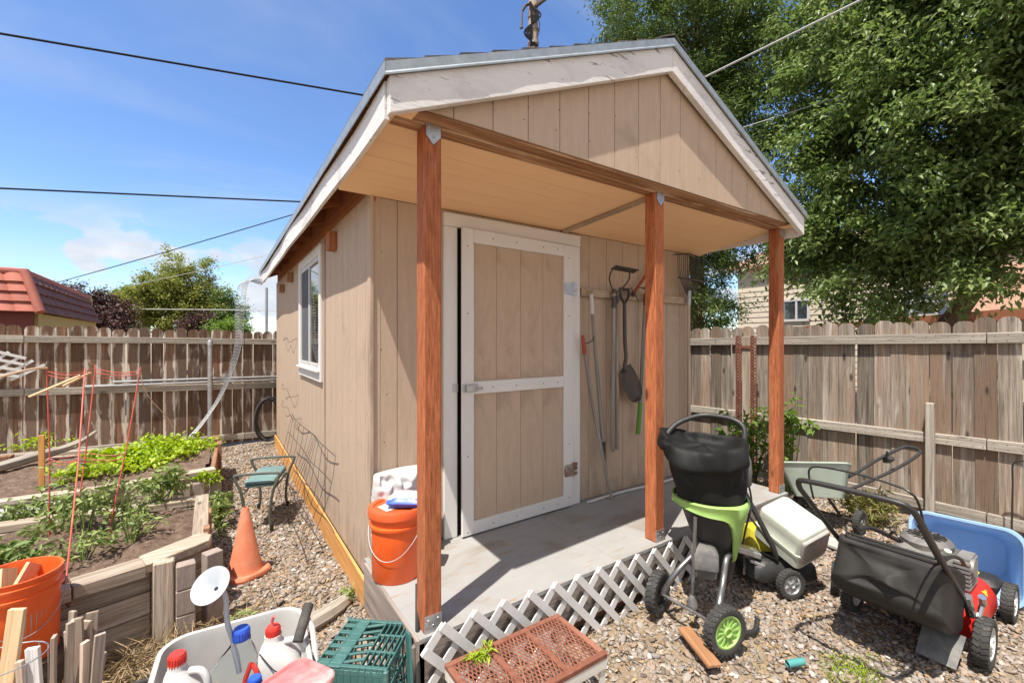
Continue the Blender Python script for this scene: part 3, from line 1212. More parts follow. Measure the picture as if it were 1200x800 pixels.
# door frame and door
fr = MB()
fr.bx(.468, 1.668, YF - .028, YF + .002, 2.340, 2.428, 0)
fr.bx(.470, .566, YF - .026, YF + .002, DECK + .002, 2.338, 2)
fr.bx(1.568, 1.664, YF - .026, YF + .002, DECK + .002, 2.338, 2)
fr.build('door_frame', m['white'], shed, bevel=.003)
MB().bx(.567, 1.567, YF - .003, YF + .001, DECK + .001, 2.338, 2).build('door_gap_shade', m['dark'], shed)  # near-black sheet on the solid wall stands for shade behind the door
door = thing_door = bpy.data.objects.new('door', None)
COL.objects.link(door)
door.parent = shed
DW = .991
door.location = Vector((1.566, YF - .012, DECK + .012)) - Vector(shed.location)
door.rotation_euler = (0, 0, math.radians(1.6))
H_ = 2.335 - DECK - .015
pn = MB()
u = -DW + .09
cuts = [-DW + .02, -DW + .28, -DW + .49, -DW + .70, -.02]
for a, b in zip(cuts[:-1], cuts[1:]):
    pn.bx(a + .0014, b - .0014, -.018, .0, .02, H_ - .02, 2, .5)
pn.bx(-DW + .02, -.02, -.012, .004, .021, H_ - .021, 2, .5)
pn.build('door_panel', m['gable'], door, local=True)
tr = MB()
tr.bx(-DW, -DW + .088, -.038, -.017, 0, H_, 2)
tr.bx(-.092, 0, -.038, -.017, 0, H_, 2)
tr.bx(-DW + .0885, -.0925, -.037, -.017, H_ - .092, H_, 0)
tr.bx(-DW + .0885, -.0925, -.037, -.017, 0, .085, 0)
tr.bx(-DW + .0885, -.0925, -.037, -.017, .935, 1.02, 0)
tr.build('door_trim', m['white'], door, local=True, bevel=.003)
sc_ = MB()
for z in (.04, .5, 1.5, 1.95):
    for x in (-DW + .04, -.04):
        sc_.lathe([(.0001, .002), (.004, .001), (.005, 0)], (x, -.038, z + random.uniform(-.03, .03)), (0, -1, 0), 8)
for z in (.04, .975, H_ - .045):
    for x in (-.75, -.55, -.3, -.16):
        sc_.lathe([(.0001, .002), (.004, .001), (.005, 0)], (x, -.037, z), (0, -1, 0), 8)
sc_.build('screws', m['toolmetal'], door, local=True)
hp = MB()
hp.bx(-DW - .002, -DW + .115, -.044, -.037, .955, 1.005)
hp.bx(-DW + .02, -DW + .085, -.062, -.044, .957, 1.003)
hp.tube([(-DW + .085, -.055, .975), (-DW + .145, -.055, .975)], .008, 8)
hp.build('hasp_latch', m['galv'], door, local=True, bevel=.002)
MB().bx(.53, .565, YF - .033, YF - .025, 1.245, 1.30).build('latch_keeper', m['galv'], shed)
for z in (.28, 1.70):
    hg = MB()
    pts = [(-.085, z - .045), (-.005, z - .05), (-.005, z + .05), (-.085, z + .045), (-.095, z + .02), (-.095, z - .02)]
    hg.prism([(a, -.041, b) for a, b in pts], (0, .003, 0))
    for dz in (-.035, .005, .035):
        hg.prism([(.003, -.034, z + dz - .018), (.05, -.034, z + dz - .012), (.055, -.034, z + dz), (.05, -.034, z + dz + .012), (.003, -.034, z + dz + .018)], (0, .004, 0))
    hg.tube([(-.001, -.042, z - .055), (-.001, -.042, z + .055)], .007, 8)
    hg.build('hinge', m['galv'] if z > 1 else m['rustmetal'], door, local=True)

# rail the tools hang from, screws
MB().bx(1.67, 3.10, YF - .040, YF - .001, 1.945, 2.01, 0).build('tool_rail', m['siding'], shed, bevel=.003)
hk = MB()
for x in (1.74, 1.99, 2.05, 2.13, 2.30, 2.40, 2.9, 3.02):
    hk.tube([(x, YF - .038, 1.985), (x, YF - .085, 1.98), (x, YF - .09, 2.0)], .003, 6)
hk.build('hooks', m['rustmetal'], shed)

# window in the side wall
y0, y1, z0, z1 = 2.24, 3.46, 1.225, 2.43
wf = MB()
t = .085
wf.bx(-.024, -.001, y0, y0 + t, z0, z1, 2)
wf.bx(-.024, -.001, y1 - t, y1, z0, z1, 2)
wf.bx(-.023, -.001, y0 + t + .001, y1 - t - .001, z1 - t, z1, 1)
wf.bx(-.023, -.001, y0 + t + .001, y1 - t - .001, z0, z0 + t + .03, 1)
win = wf.build('window', m['white'], shed, bevel=.003)
sa = MB()
ya, yb, za, zbb = y0 + t + .001, y1 - t - .001, z0 + t + .031, z1 - t - .001
s2 = .04
for (a, b, c, d) in ((ya, ya + s2, za, zbb), (yb - s2, yb, za, zbb), ((ya + yb) / 2 - .025, (ya + yb) / 2 + .025, za, zbb)):
    sa.bx(-.016, -.001, a, b, c, d, 2)
for (c, d) in ((za, za + s2), (zbb - s2, zbb)):
    sa.bx(-.015, -.001, ya + s2, (ya + yb) / 2 - .026, c, d, 1)
    sa.bx(-.015, -.001, (ya + yb) / 2 + .026, yb - s2, c, d, 1)
sa.build('sash', m['whitepl'], win, bevel=.002)
ym = (ya + yb) / 2
MB().bx(-.007, -.002, ya + s2 - .003, ym - .022, za + s2 - .003, zbb - s2 + .003).build('pane', m['pane'], win)
MB().bx(-.0055, -.0015, ym + .022, yb - s2 + .003, za + s2 - .003, zbb - s2 + .003).build('pane', m['screen'], win)
MB().bx(-.05, -.003, y0 + .02, y1 - .02, z0 + .085, z0 + .10, 1).build('sill', m['white'], win, bevel=.002)

# wire loops left by climbing plants on the side wall
wl = MB()
for z, a, b in ((1.62, 3.7, 4.8), (.98, 3.6, 5.0), (.75, 3.4, 5.0)):
    wl.tube(catmull([(-.004, a, z), (-.05, a + .3, z - .05), (-.04, (a + b) / 2, z + .01), (-.05, b - .3, z - .03), (-.004, b, z + .02)], 5), .0025, 6)
wl.build('trellis_wire', m['toolmetal'], shed)

# ------------------------------------------------------------------ hand tools on the wall
TY = YF - .075


def T(x, z, dy=0.):
    return Vector((x, TY + dy, z))


s_ = thing('walking_stick', 'leaning grey stick with red-brown grip and side hook, nearest the door', 'stick', (1.93, .745, DECK))
MB().tube(catmull([T(1.665, 1.50), T(1.76, 1.05, .0), T(1.84, .72, -.01), T(1.90, .45, -.02), T(1.935, DECK + .003, -.04)], 5), [.013] * 15 + [.011] * 5 + [.008], 8).build('shaft', m['toolgrey'], s_, smooth=True)
MB().tube([T(1.645, 1.63), T(1.668, 1.48)], [.013, .017], 8).build('grip', m['redgrip'], s_, smooth=True)
MB().tube(catmull([T(1.655, 1.56), T(1.72, 1.58, -.02), T(1.75, 1.62, -.02)], 4), .005, 6).build('hook', m['toolmetal'], s_)

s_ = thing('tool_pole', 'long grey hanging pole with pale taped top and black tip', 'pole', (1.81, TY, .6))
MB().tube([T(1.752, 1.80), T(1.872, .76)], [.014, .016], 8).build('shaft', m['toolgrey'], s_, smooth=True)
MB().tube([T(1.742, 1.96), T(1.752, 1.80)], .016, 8).build('tape_grip', m['whitepl'], s_, smooth=True)
MB().tube([T(1.872, .76), T(1.882, .60)], [.02, .015], 8).build('tip', m['rubber'], s_, smooth=True)
MB().tube([T(1.742, 1.955), T(1.735, 1.99, .03)], .004, 6).build('loop', m['rope'], s_)

s_ = thing('stirrup_hoe', 'upside-down stirrup hoe with looped head above the rail', 'hoe', (2.0, TY, .68))
MB().tube([T(2.00, 1.98), T(1.985, .80), T(1.99, .66)], .0165, 8).build('shaft', m['toolgrey'], s_, smooth=True)
MB().tube([T(2.0, 2.02), T(2.0, 1.86)], [.014, .021], 8).build('ferrule', m['toolmetal'], s_, smooth=True)
hd = MB()
hd.tube(catmull([T(2.0, 1.98), T(1.95, 2.03, -.02), T(1.905, 2.10, -.04), T(1.92, 2.17, -.06), T(1.95, 2.18, -.07)], 5), .007, 6)
hd.tube(catmull([T(2.0, 1.98), T(2.07, 2.03, -.03), T(2.115, 2.10, -.06), T(2.10, 2.17, -.08), T(2.08, 2.18, -.09)], 5), .007, 6)
hd.beam(T(1.92, 2.185, -.07), T(2.15, 2.165, -.11), .07, .006, (0, .3, 1))
hd.build('head', m['toolmetal'], s_)

s_ = thing('broom_handle', 'bare mottled grey tool handle hanging beside the stirrup hoe', 'handle', (2.05, TY, .68))
MB().tube([T(2.045, 1.95, .01), T(2.05, .67, .01)], .016, 8).build('shaft', m['stake'], s_, smooth=True)
MB().tube([T(2.045, 1.97, .01), T(2.045, 1.90, .01)], .018, 8).build('ferrule', m['toolmetal'], s_, smooth=True)

s_ = thing('shovel', 'dark D-handled spade hanging handle-up with brown blade', 'shovel', (2.15, TY, 1.05))
MB().tube(catmull([T(2.13, 1.90), T(2.135, 1.6), T(2.13, 1.45, -.015), T(2.10, 1.37, -.03), T(2.12, 1.32, -.03)], 5), .0155, 8).build('shaft', m['toolmetal'], s_, smooth=True)
hd = MB()
hd.tube(catmull([T(2.13, 1.90), T(2.09, 1.95), T(2.075, 2.0), T(2.085, 2.025)], 4), .011, 8)
hd.tube(catmull([T(2.13, 1.90), T(2.17, 1.95), T(2.185, 2.0), T(2.175, 2.025)], 4), .011, 8)
hd.tube([T(2.075, 2.025), T(2.185, 2.025)], .013, 8)
hd.build('handle', m['black'], s_, smooth=True)
bl = MB()
rings = []
for k in range(9):
    f = k / 8
    c = T(2.105, 1.35, -.03).lerp(T(2.285, 1.06, -.05), f)
    hw = .075 + .02 * math.sin(f * math.pi) if f < .75 else .09 * (1 - ((f - .75) / .25) ** 2 * .85)
    x = Vector((.85, 0, .52))
    rings.append([c + x * hw * q + Vector((0, .03 * (1 - q * q) + .02 * f, 0)) for q in (-1, -.5, 0, .5, 1)])
bl.loft(rings, False, False, False)
bl.build('blade', m['toolmetal'], s_, smooth=True, solid=.004)

s_ = thing('garden_hoe', 'long grey hoe with a bright green grip at its lower end', 'hoe', (2.34, TY, .77))
MB().tube([T(2.395, 1.90), T(2.33, 1.03)], .016, 8).build('shaft', m['toolgrey'], s_, smooth=True)
MB().tube([T(2.397, 1.78), T(2.393, 1.70)], .018, 8).build('band', m['gripgreen'], s_, smooth=True)
MB().tube([T(2.33, 1.04), T(2.30, .77)], [.018, .02], 8).build('grip', m['gripgreen'], s_, smooth=True)
hd = MB()
hd.tube(catmull([T(2.395, 1.86), T(2.40, 1.96), T(2.385, 2.03, -.02), T(2.34, 2.06, -.05)], 5), [.017] * 8 + [.010] * 8, 8)
hd.beam(T(2.35, 2.05, -.05), T(2.31, 2.02, -.16), .15, .005)
hd.build('head', m['toolmetal'], s_)

s_ = thing('bow_rake', 'faded red rake handle slanting behind the middle porch post', 'rake', (2.4, TY, 2.0))
MB().tube([T(2.24, 1.995), T(2.62, 2.36, .03)], .014, 8).build('shaft', m['redgrip'], s_, smooth=True)
hd = MB()
hd.tube([T(2.23, 1.98), T(2.25, 2.0)], .019, 8)
hd.tube([T(2.19, 2.04, -.02), T(2.28, 1.94, -.02)], .006, 6)
hd.build('head', m['toolmetal'], s_)

s_ = thing('leaf_rake', 'fan-shaped leaf rake hanging tines-up at the right wall end', 'rake', (3.03, TY, .4))
tn = MB()
for k in range(15):
    f = k / 14 - .5
    top = T(3.0 + f * .42, 2.41 - abs(f) * .05, -.05)
    mid = T(3.02 + f * .36, 2.21, -.03)
    tn.tube(catmull([T(3.035 + f * .05, 2.02, 0), mid, top, top + Vector((0, .05, .005))], 4), .0035, 5)
tn.build('tines', m['toolmetal'], s_)
MB().beam(T(2.83, 2.18, -.035), T(3.24, 2.17, -.035), .022, .012).build('brace', m['toolmetal'], s_)
MB().tube([T(3.035, 2.06), T(3.05, .5)], .014, 8).build('shaft', m['stake'], s_, smooth=True)
MB().tube([T(3.035, 2.07, -.003), T(3.036, 1.93, -.003)], [.022, .018], 8).build('socket', m['galv'], s_, smooth=True)

o = MB().tube(catmull([(1.70, .745, DECK + .013), (2.1, .76, DECK + .013), (2.6, .735, DECK + .013), (3.0, .75, DECK + .013)], 6), .011, 8).build('plastic_pipe', m['whitepl'], base=(1.7, .745, DECK), smooth=True)
tag(o, 'thin white plastic pipe lying along the foot of the shed wall', 'pipe')

# ------------------------------------------------------------------ fences
def fence(name, label, p0, p1, nrm, ztop, zrails, mat, seed, posts=(), lo=.03):
    rng = random.Random(seed)
    p0, p1, nrm = Vector((*p0, 0)), Vector((*p1, 0)), Vector((*nrm, 0))
    d = (p1 - p0)
    Ln = d.length
    d.normalize()
    root = thing(name, label, 'fence', (p0 + p1) / 2)
    mb = MB()
    u = 0.
    pw = .139
    while u < Ln - .02:
        wd = pw + rng.uniform(-.006, .004)
        zt = ztop(u) + rng.uniform(-.012, .012)
        tilt = rng.uniform(-.009, .009)
        yy = rng.uniform(-.007, .007)
        zt += rng.choice((0, 0, 0, -.02, .012))
        a, b, c = u + rng.uniform(0, .003), u + wd, .036
        prof = [(a, lo), (b, lo), (b, zt - .052), (b - .012, zt - .022), (b - .036, zt - .004), ((a + b) / 2, zt), (a + .036, zt - .004), (a + .012, zt - .022), (a, zt - .052)]
        pts = [p0 + d * (x + tilt * z) + nrm * yy + Vector((0, 0, z)) for x, z in prof]
        r = rng.random()
        # lc: along the grain, across the face from the board's centre
        n0 = len(mb.v)
        mb.prism(pts, -nrm * .017, None, r)
        lcs = [(z, x - (a + b) / 2, 0) for x, z in prof]
        mb.lc[n0:] = lcs + [(q[0], q[1], .017) for q in lcs]
        u += wd + rng.uniform(.001, .006)
    mb.build('picket_panel', mat, root)
    nails = MB()
    for zf, hh in zrails:
        u = 0.
        while u < Ln:
            u2 = min(u + 2.4, Ln)
            a = p0 + d * (u + .003) + nrm * .026 + Vector((0, 0, zf(u)))
            b = p0 + d * (u2 - .003) + nrm * .026 + Vector((0, 0, zf(u2)))
            m2 = MB()
            m2.beam(a, b, .038, hh, (0, 0, 1))
            m2.build('rail', m['rail'], root, bevel=.004)
            q = u + .05
            while q < u2:
                for dz in (-.022, .022):
                    p = p0 + d * (q + rng.uniform(-.01, .01)) + nrm * .0445 + Vector((0, 0, zf(q) + dz + rng.uniform(-.006, .006)))
                    nails.lathe([(.0001, .003), (.0045, .002), (.0055, 0)], p, nrm, 6)
                q += .073
            u = u2
    nails.build('nail_heads', m['rustmetal'], root)['kind'] = 'stuff'
    for u, z0, z1, wd in posts:
        c = p0 + d * u
        m2 = MB()
        c = c + nrm * (.05 + wd / 2)
        m2.bx(c.x - wd / 2, c.x + wd / 2, c.y - wd / 2, c.y + wd / 2, z0, z1, 2)
        m2.build('post', m['rail'], root, bevel=.005)
    return root


# left/back fence along x at y = 6.3
fence('picket_fence', 'dark brown streaked picket fence along the back, behind the garden beds', (-5.2, 6.3), (4.66, 6.3), (0, -1),
      lambda u: 1.835 - .018 * u * .9, [(lambda u: 1.645 - .014 * u, .088), (lambda u: .985 - .022 * u, .09), (lambda u: .16 - .014 * u, .088)], m['fenceL'], 3, lo=.0)
# right fence along y at x = 4.62
fence('picket_fence', 'sun-bleached grey picket fence on the right behind the mowers', (4.62, 6.2), (4.62, -4.2), (-1, 0),
      lambda u: 1.70 + .011 * u, [(lambda u: 1.515 + .013 * u, .09), (lambda u: .588 + .018 * u, .09), (lambda u: .10, .09)], m['fenceR'], 4,
      posts=((6.86, -.02, 1.03, .058),))

# steel post, pipes, lattice scrap, distant pole
s_ = thing('steel_post', 'grey galvanised steel post with a round cap before the back fence', 'post', (-.85, 6.14, 0))
MB().tube([(-.85, 6.14, -.02), (-.85, 6.14, 1.56)], .034, 12).build('pole', m['galv'], s_, smooth=True)
MB().lathe([(.001, .03), (.03, .022), (.041, 0), (.041, -.05)], (-.85, 6.14, 1.575), (0, 0, 1), 14).build('cap', m['galv'], s_, smooth=True)
MB().lathe([(.035, -.02), (.041, -.02), (.041, .02), (.035, .02)], (-.85, 6.14, .93), (0, 0, 1), 14).build('collar', m['galv'], s_)
for (a, b, z, yy, r, lab) in ((-2.25, .4, .955, 6.235, .022, 'longer grey pipe resting on the middle rail of the back fence'),
                              (-1.95, .2, 1.005, 6.225, .016, 'thinner grey pipe on top of the longer one on the fence rail')):
    o = MB().tube([(a, yy, z + .02), ((a + b) / 2, yy - .01, z + .018), (b, yy, z + .005)], r, 8).build('metal_pipe', m['galv'], base=(a, yy, z), smooth=True)
    tag(o, lab, 'pipe', 'pipes lying on the fence rail')
lt = MB()
for k in range(6):
    c = -3.43 + .105 * k
    lt.beam((c, 6.215, 1.20 - .02 * k), (c + .30, 6.215, 1.56 - .055 * k), .034, .008, (0, 1, 0))
for k in range(4):
    z = 1.21 + .105 * k
    lt.beam((-3.38 + .03 * k, 6.205, z + .03), (-2.83 + .02 * k, 6.205, z - .07 - .03 * k), .034, .008, (0, 1, 0))
tag(lt.build('lattice_scrap', m['lattice'], base=(-2.95, 6.21, 1.2)), 'scrap of white lattice fixed to the back fence at far left', 'lattice')
tag(MB().tube([(.36, 11.9, 0), (.36, 11.9, 3.05)], .035, 8).build('distant_pole', m['galv'], base=(.36, 11.9, 0)), 'thin grey pole standing far beyond the back fence beside the shed eave', 'pole')

# strip of wire mesh hung from the eave to the bed
ctr = catmull([(-.20, 5.72, 2.46), (-.32, 5.72, 2.49), (-.45, 5.70, 2.40), (-.49, 5.66, 2.0), (-.50, 5.62, 1.62), (-.58, 5.56, 1.22), (-.74, 5.46, .80), (-.96, 5.3, .45), (-1.16, 5.15, .22), (-1.24, 5.1, .02)], 9)
ms = MB()
nl = 9


def mesh_pt(i, q):
    p = ctr[i]
    f = i / len(ctr)
    return p + Vector((.105 * q * (.85 + .3 * math.sin(f * 7)), -.06 * q + .03 * math.cos(q * 3), .04 * q))


for j in range(nl):
    q = (j / (nl - 1) - .5)
    ms.tube([mesh_pt(i, q) for i in range(len(ctr))], .0030 if j in (0, nl - 1) else .0018, 4)
for i in range(0, len(ctr)):
    ms.tube([mesh_pt(i, q / 4 - .5) for q in range(5)], .0018, 4)
    if i + 1 < len(ctr):
        a, b = mesh_pt(i, -.5), mesh_pt(i + 1, .5)
        ms.tube([a, (a + b) / 2, b], .0014, 4)
tag(ms.build('wire_mesh_strip', m['meshwire'], base=(-1.2, 5.1, 0)), 'long curling strip of wire mesh hanging from the shed eave to the ground', 'wire mesh')

# coil of black hose at the rear corner
hc = MB()
pts = []
for k in range(90):
    a = k / 90 * 2 * math.pi * 3.6
    rr = .29 - .02 * math.sin(a * .31)
    pts.append((-.10 + rr * .62 * math.cos(a) + .02 * math.sin(a * .5), 5.99 - .002 * k / 3 + .05 * math.cos(a), .37 + rr * 1.12 * math.sin(a)))
hc.tube(pts, .012, 7)
tag(hc.build('hose_coil', m['hose'], base=(-.1, 5.98, .03), smooth=True), 'coil of black hose hanging at the far rear corner of the shed', 'hose')

# wire mesh panel leaning on the side wall
wp = MB()


def wpt(f, g):
    return Vector((-.22 + .19 * g + .03 * math.sin(f * 9 + g * 3) * g, 1.62 + 2.1 * f + .03 * math.sin(g * 7), -.02 + .74 * g + .03 * math.sin(f * 8)))


for j in range(5):
    wp.tube([wpt(i / 24, j / 4) for i in range(25)], .0034, 5)
for i in range(14):
    wp.tube([wpt(i / 13, j / 6) for j in range(7)], .0020, 5)
tag(wp.build('wire_mesh', m['toolmetal'], base=(-.15, 2.6, 0)), 'dark bent wire panel leaning against the side wall of the shed', 'wire panel')

# ------------------------------------------------------------------ raised beds
def board_run(pts, z0, z1, th, name, mat, parent, inset=0.):
    for a, b in zip(pts[:-1], pts[1:]):
        a, b = Vector((*a, (z0 + z1) / 2)), Vector((*b, (z0 + z1) / 2))
        MB().beam(a, b, th, z1 - z0, (0, 0, 1)).build(name, mat, parent, bevel=.004)


def soil(poly, z, parent, seed, amp=.03):
    xs_ = [p[0] for p in poly]
    ys_ = [p[1] for p in poly]

    def inside(x, y):
        r = False
        j = len(poly) - 1
        for i in range(len(poly)):
            xi, yi, xj, yj = *poly[i], *poly[j]
            if (yi > y) != (yj > y) and x < (xj - xi) * (y - yi) / (yj - yi) + xi:
                r = not r
            j = i
        return r
    st = .03
    nx, ny = int((max(xs_) - min(xs_)) / st), int((max(ys_) - min(ys_)) / st)
    mb = MB()
    idx = {}
    vs, fs = [], []
    for j in range(ny + 1):
        for i in range(nx + 1):
            x, y = min(xs_) + i * st, min(ys_) + j * st
            if inside(x, y):
                idx[i, j] = len(vs)
                zz = z + amp * mnoise.noise(Vector((x * 3, y * 3, seed))) + amp * .7 * mnoise.noise(Vector((x * 11, y * 11, seed))) + amp * .5 * mnoise.noise(Vector((x * 27, y * 27, seed)))
                vs.append((x, y, zz))
    for (i, j), a in idx.items():
        q = [idx.get((i + 1, j)), idx.get((i + 1, j + 1)), idx.get((i, j + 1))]
        if None not in q:
            fs.append((a, *q))
    mb.add(vs, fs)
    return mb.build('soil', m['soil'], parent, smooth='all')


bed = thing('raised_bed', 'nearer raised garden bed of stacked grey timbers with bare dark soil', 'garden bed', (-1.5, 1.8, 0))
A_, B_, C_, D_, E_ = (-2.7, .80), (-1.07, 1.27), (-.85, 1.42), (-.85, 2.36), (-2.8, 2.60)
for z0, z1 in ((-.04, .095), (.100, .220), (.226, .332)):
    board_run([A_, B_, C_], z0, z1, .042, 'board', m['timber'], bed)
board_run([C_, D_], -.03, .345, .04, 'board', m['timberdark'], bed)
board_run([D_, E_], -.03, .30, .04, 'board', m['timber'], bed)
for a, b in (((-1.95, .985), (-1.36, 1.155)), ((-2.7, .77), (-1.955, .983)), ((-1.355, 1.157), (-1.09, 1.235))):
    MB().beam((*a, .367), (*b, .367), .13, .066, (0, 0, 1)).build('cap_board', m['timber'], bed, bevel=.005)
cp = MB()
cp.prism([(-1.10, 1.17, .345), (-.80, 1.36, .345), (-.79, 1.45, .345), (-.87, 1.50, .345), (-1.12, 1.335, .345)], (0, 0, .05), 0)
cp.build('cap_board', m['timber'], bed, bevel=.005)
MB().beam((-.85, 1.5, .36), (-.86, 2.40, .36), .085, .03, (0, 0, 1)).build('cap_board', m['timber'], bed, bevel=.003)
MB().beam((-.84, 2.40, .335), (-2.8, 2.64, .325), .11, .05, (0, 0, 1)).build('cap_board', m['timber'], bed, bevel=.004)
soil([(-2.66, .85), (-1.09, 1.30), (-.88, 1.46), (-.88, 2.33), (-2.75, 2.57)], .315, bed, 1.3, .045)
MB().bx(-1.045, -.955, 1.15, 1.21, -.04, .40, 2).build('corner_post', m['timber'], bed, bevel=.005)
MB().bx(-.835, -.80, 1.55, 1.62, -.04, .40, 2).build('corner_post', m['timberdark'], bed, bevel=.004)
mb = MB()
mb.bx(-.822, -.795, 1.95, 2.05, -.04, .37, 2)
mb.build('corner_post', m['timberdark'], bed, bevel=.004)

bed2 = thing('raised_bed', 'farther raised garden bed with lime-green herbs by the back fence', 'garden bed', (-1.8, 3.9, 0))
F1, G1, H1, I1, J1 = (-3.6, 3.12), (-1.10, 3.05), (-.80, 3.28), (-.76, 4.55), (-3.4, 5.2)
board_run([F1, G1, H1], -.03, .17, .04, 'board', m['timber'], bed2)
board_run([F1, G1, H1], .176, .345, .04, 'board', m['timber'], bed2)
board_run([H1, I1], -.03, .36, .04, 'board', m['timberdark'], bed2)
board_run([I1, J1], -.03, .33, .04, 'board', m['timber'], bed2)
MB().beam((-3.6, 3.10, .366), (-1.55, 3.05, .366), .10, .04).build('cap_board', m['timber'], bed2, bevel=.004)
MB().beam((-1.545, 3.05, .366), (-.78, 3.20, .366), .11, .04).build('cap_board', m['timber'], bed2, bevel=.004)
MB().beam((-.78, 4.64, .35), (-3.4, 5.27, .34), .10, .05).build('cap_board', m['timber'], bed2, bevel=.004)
MB().bx(-.80, -.74, 4.35, 4.62, -.03, .44, 2).build('corner_post', m['timberdark'], bed2, bevel=.004)
MB().bx(-.76, -.72, 4.1, 4.3, -.03, .43, 2).build('corner_post', m['timberdark'], bed2, bevel=.004)
MB().bx(-2.60, -2.50, 4.70, 4.80, -.03, .42, 2).build('corner_post', m['timberdark'], bed2, bevel=.004)
soil([(-3.5, 3.16), (-1.13, 3.10), (-.84, 3.32), (-.80, 4.52), (-3.3, 5.15)], .33, bed2, 5.1, .04)

# pavers standing by the bed corner
pv = None
for k, (x, y, z, rz, lab) in enumerate((
        (-.905, 1.155, -.03, .1, 'bottom paver of the left stack at the bed corner'),
        (-.905, 1.155, .105, .06, 'middle paver of the left stack at the bed corner'),
        (-.905, 1.157, .240, .12, 'top paver of the left stack at the bed corner'),
        (-.785, 1.235, -.03, .45, 'bottom paver of the right stack beside the traffic cone'),
        (-.785, 1.235, .105, .5, 'middle paver of the right stack beside the traffic cone'),
        (-.785, 1.237, .240, .42, 'top paver of the right stack beside the traffic cone'),
        (-1.00, 2.96, .0, .0, 'left of three upright pavers against the farther bed'),
        (-.90, 2.99, .0, .05, 'middle of three upright pavers against the farther bed'),
        (-.775, 3.08, .0, .3, 'right of three upright pavers against the farther bed'))):
    if pv is None:
        mb = MB()
        mb.bx(-.043, .043, -.034, .034, 0, .131)
        pv = mb.build('paver_block', m['paver'], local=True, bevel=.004)
        o = pv
    else:
        o = pv.copy()
        COL.objects.link(o)
    o.location = (x, y, z)
    o.rotation_euler = (0, 0, rz)
    if k >= 6:
        o.scale = (1, .8, 2.45)
    tag(o, lab, 'paver', 'pavers standing by the raised beds')
for (x, y, sx, sy, sz, rz, lab) in ((-1.93, 2.83, .36, .16, .33, .12, 'pale concrete block with leaves before it, between the two beds'),
                                    (-2.28, 2.60, .22, .14, .37, .0, 'concrete block at the left picture edge, beside the farther bed')):
    mb = MB()
    mb.box((0, 0, sz / 2), (sx, sy, sz))
    mb.box((0, 0, sz + .016), (sx + .03, sy + .03, .03))
    o = mb.build('concrete_block', m['concrete'], local=True, bevel=.008)
    o.location = (x, y, 0)
    o.rotation_euler = (0, 0, rz)
    tag(o, lab, 'block')

# driftwood lying on the far bed
o = MB().tube(catmull([(-2.55, 4.25, .38), (-2.3, 4.5, .42), (-2.05, 4.75, .46), (-1.9, 4.9, .56)], 5), [.05] * 8 + [.04] * 4 + [.02] * 4, 7).build('driftwood', m['rail'], base=(-2.3, 4.5, .36), smooth=True)
tag(o, 'grey weathered driftwood branch lying on the farther bed', 'driftwood')
o = MB().bx(-1.99, -1.955, 3.36, 3.39, .05, .80, 2).build('wooden_stake', m['skirt'], base=(-1.97, 3.37, .3))
tag(o, 'short orange-brown wooden stake upright in the farther bed', 'stake')

# tomato cage of red stakes
cg = thing('tomato_cage', 'faded red square tomato cage with string rings in the nearer bed', 'plant cage', (-1.5, 2.0, .3))
tops = [Vector((-1.47, 2.05, 1.395)), Vector((-1.70, 2.30, 1.40)), Vector((-1.50, 2.52, 1.40)), Vector((-1.22, 2.28, 1.385))]
bots = [Vector((-1.385, 1.20, .36)), Vector((-1.67, 2.22, .3)), Vector((-1.55, 2.20, .3)), Vector((-1.36, 2.05, .3))]
for a, b in zip(tops, bots):
    MB().tube([b, b.lerp(a, .5) + Vector((.008, 0, 0)), a + (a - b) * .01], .0042, 7).build('stake', m['cagered'], cg, smooth=True)
for f, r in ((.985, .0022), (.965, .002), (.47, .0022), (.44, .002)):
    ps = [b.lerp(a, f) for a, b in zip(tops, bots)]
    if f < .6:
        ps[0] = bots[0].lerp(tops[0], .52)
    loop = []
    for i in range(4):
        for t in range(6):
            p = ps[i].lerp(ps[(i + 1) % 4], t / 6)
            loop.append(p - Vector((0, 0, .02 * math.sin(math.pi * t / 6))))
    MB().tube(loop, r, 6, closed=True).build('ring', m['cagered'], cg)
MB().tube([(-1.385, 1.175, .43), (-1.375, 1.165, .35), (-1.365, 1.165, .28)], [.012, .02, .006], 6).build('tie', m['rust'], cg)
for a, b in (((-1.50, 2.1, 1.36), (-1.72, 2.05, 1.24)), ((-1.47, 2.2, 1.37), (-1.62, 2.3, 1.28))):
    MB().tube([a, b], .008, 6).build('peg', m['newwood'], cg)
o = MB().tube(catmull([(-2.1, 1.7, 1.24), (-1.9, 1.95, 1.34), (-1.76, 2.2, 1.40), (-1.70, 2.30, 1.405)], 6), .008, 6).build('cord', m['rope'], base=(-1.9, 2, 1.3))
tag(o, 'tan cord tied from the tomato cage towards the left', 'cord')
o = MB().tube(catmull([(-1.22, 2.28, 1.37), (-1.19, 2.32, 1.2), (-1.08, 2.5, .98), (-1.05, 2.52, .9)], 5), .003, 5).build('cord', m['rope'], base=(-1.2, 2.3, 1.3))
tag(o, 'thin loose cord drooping from the right corner of the tomato cage', 'cord')


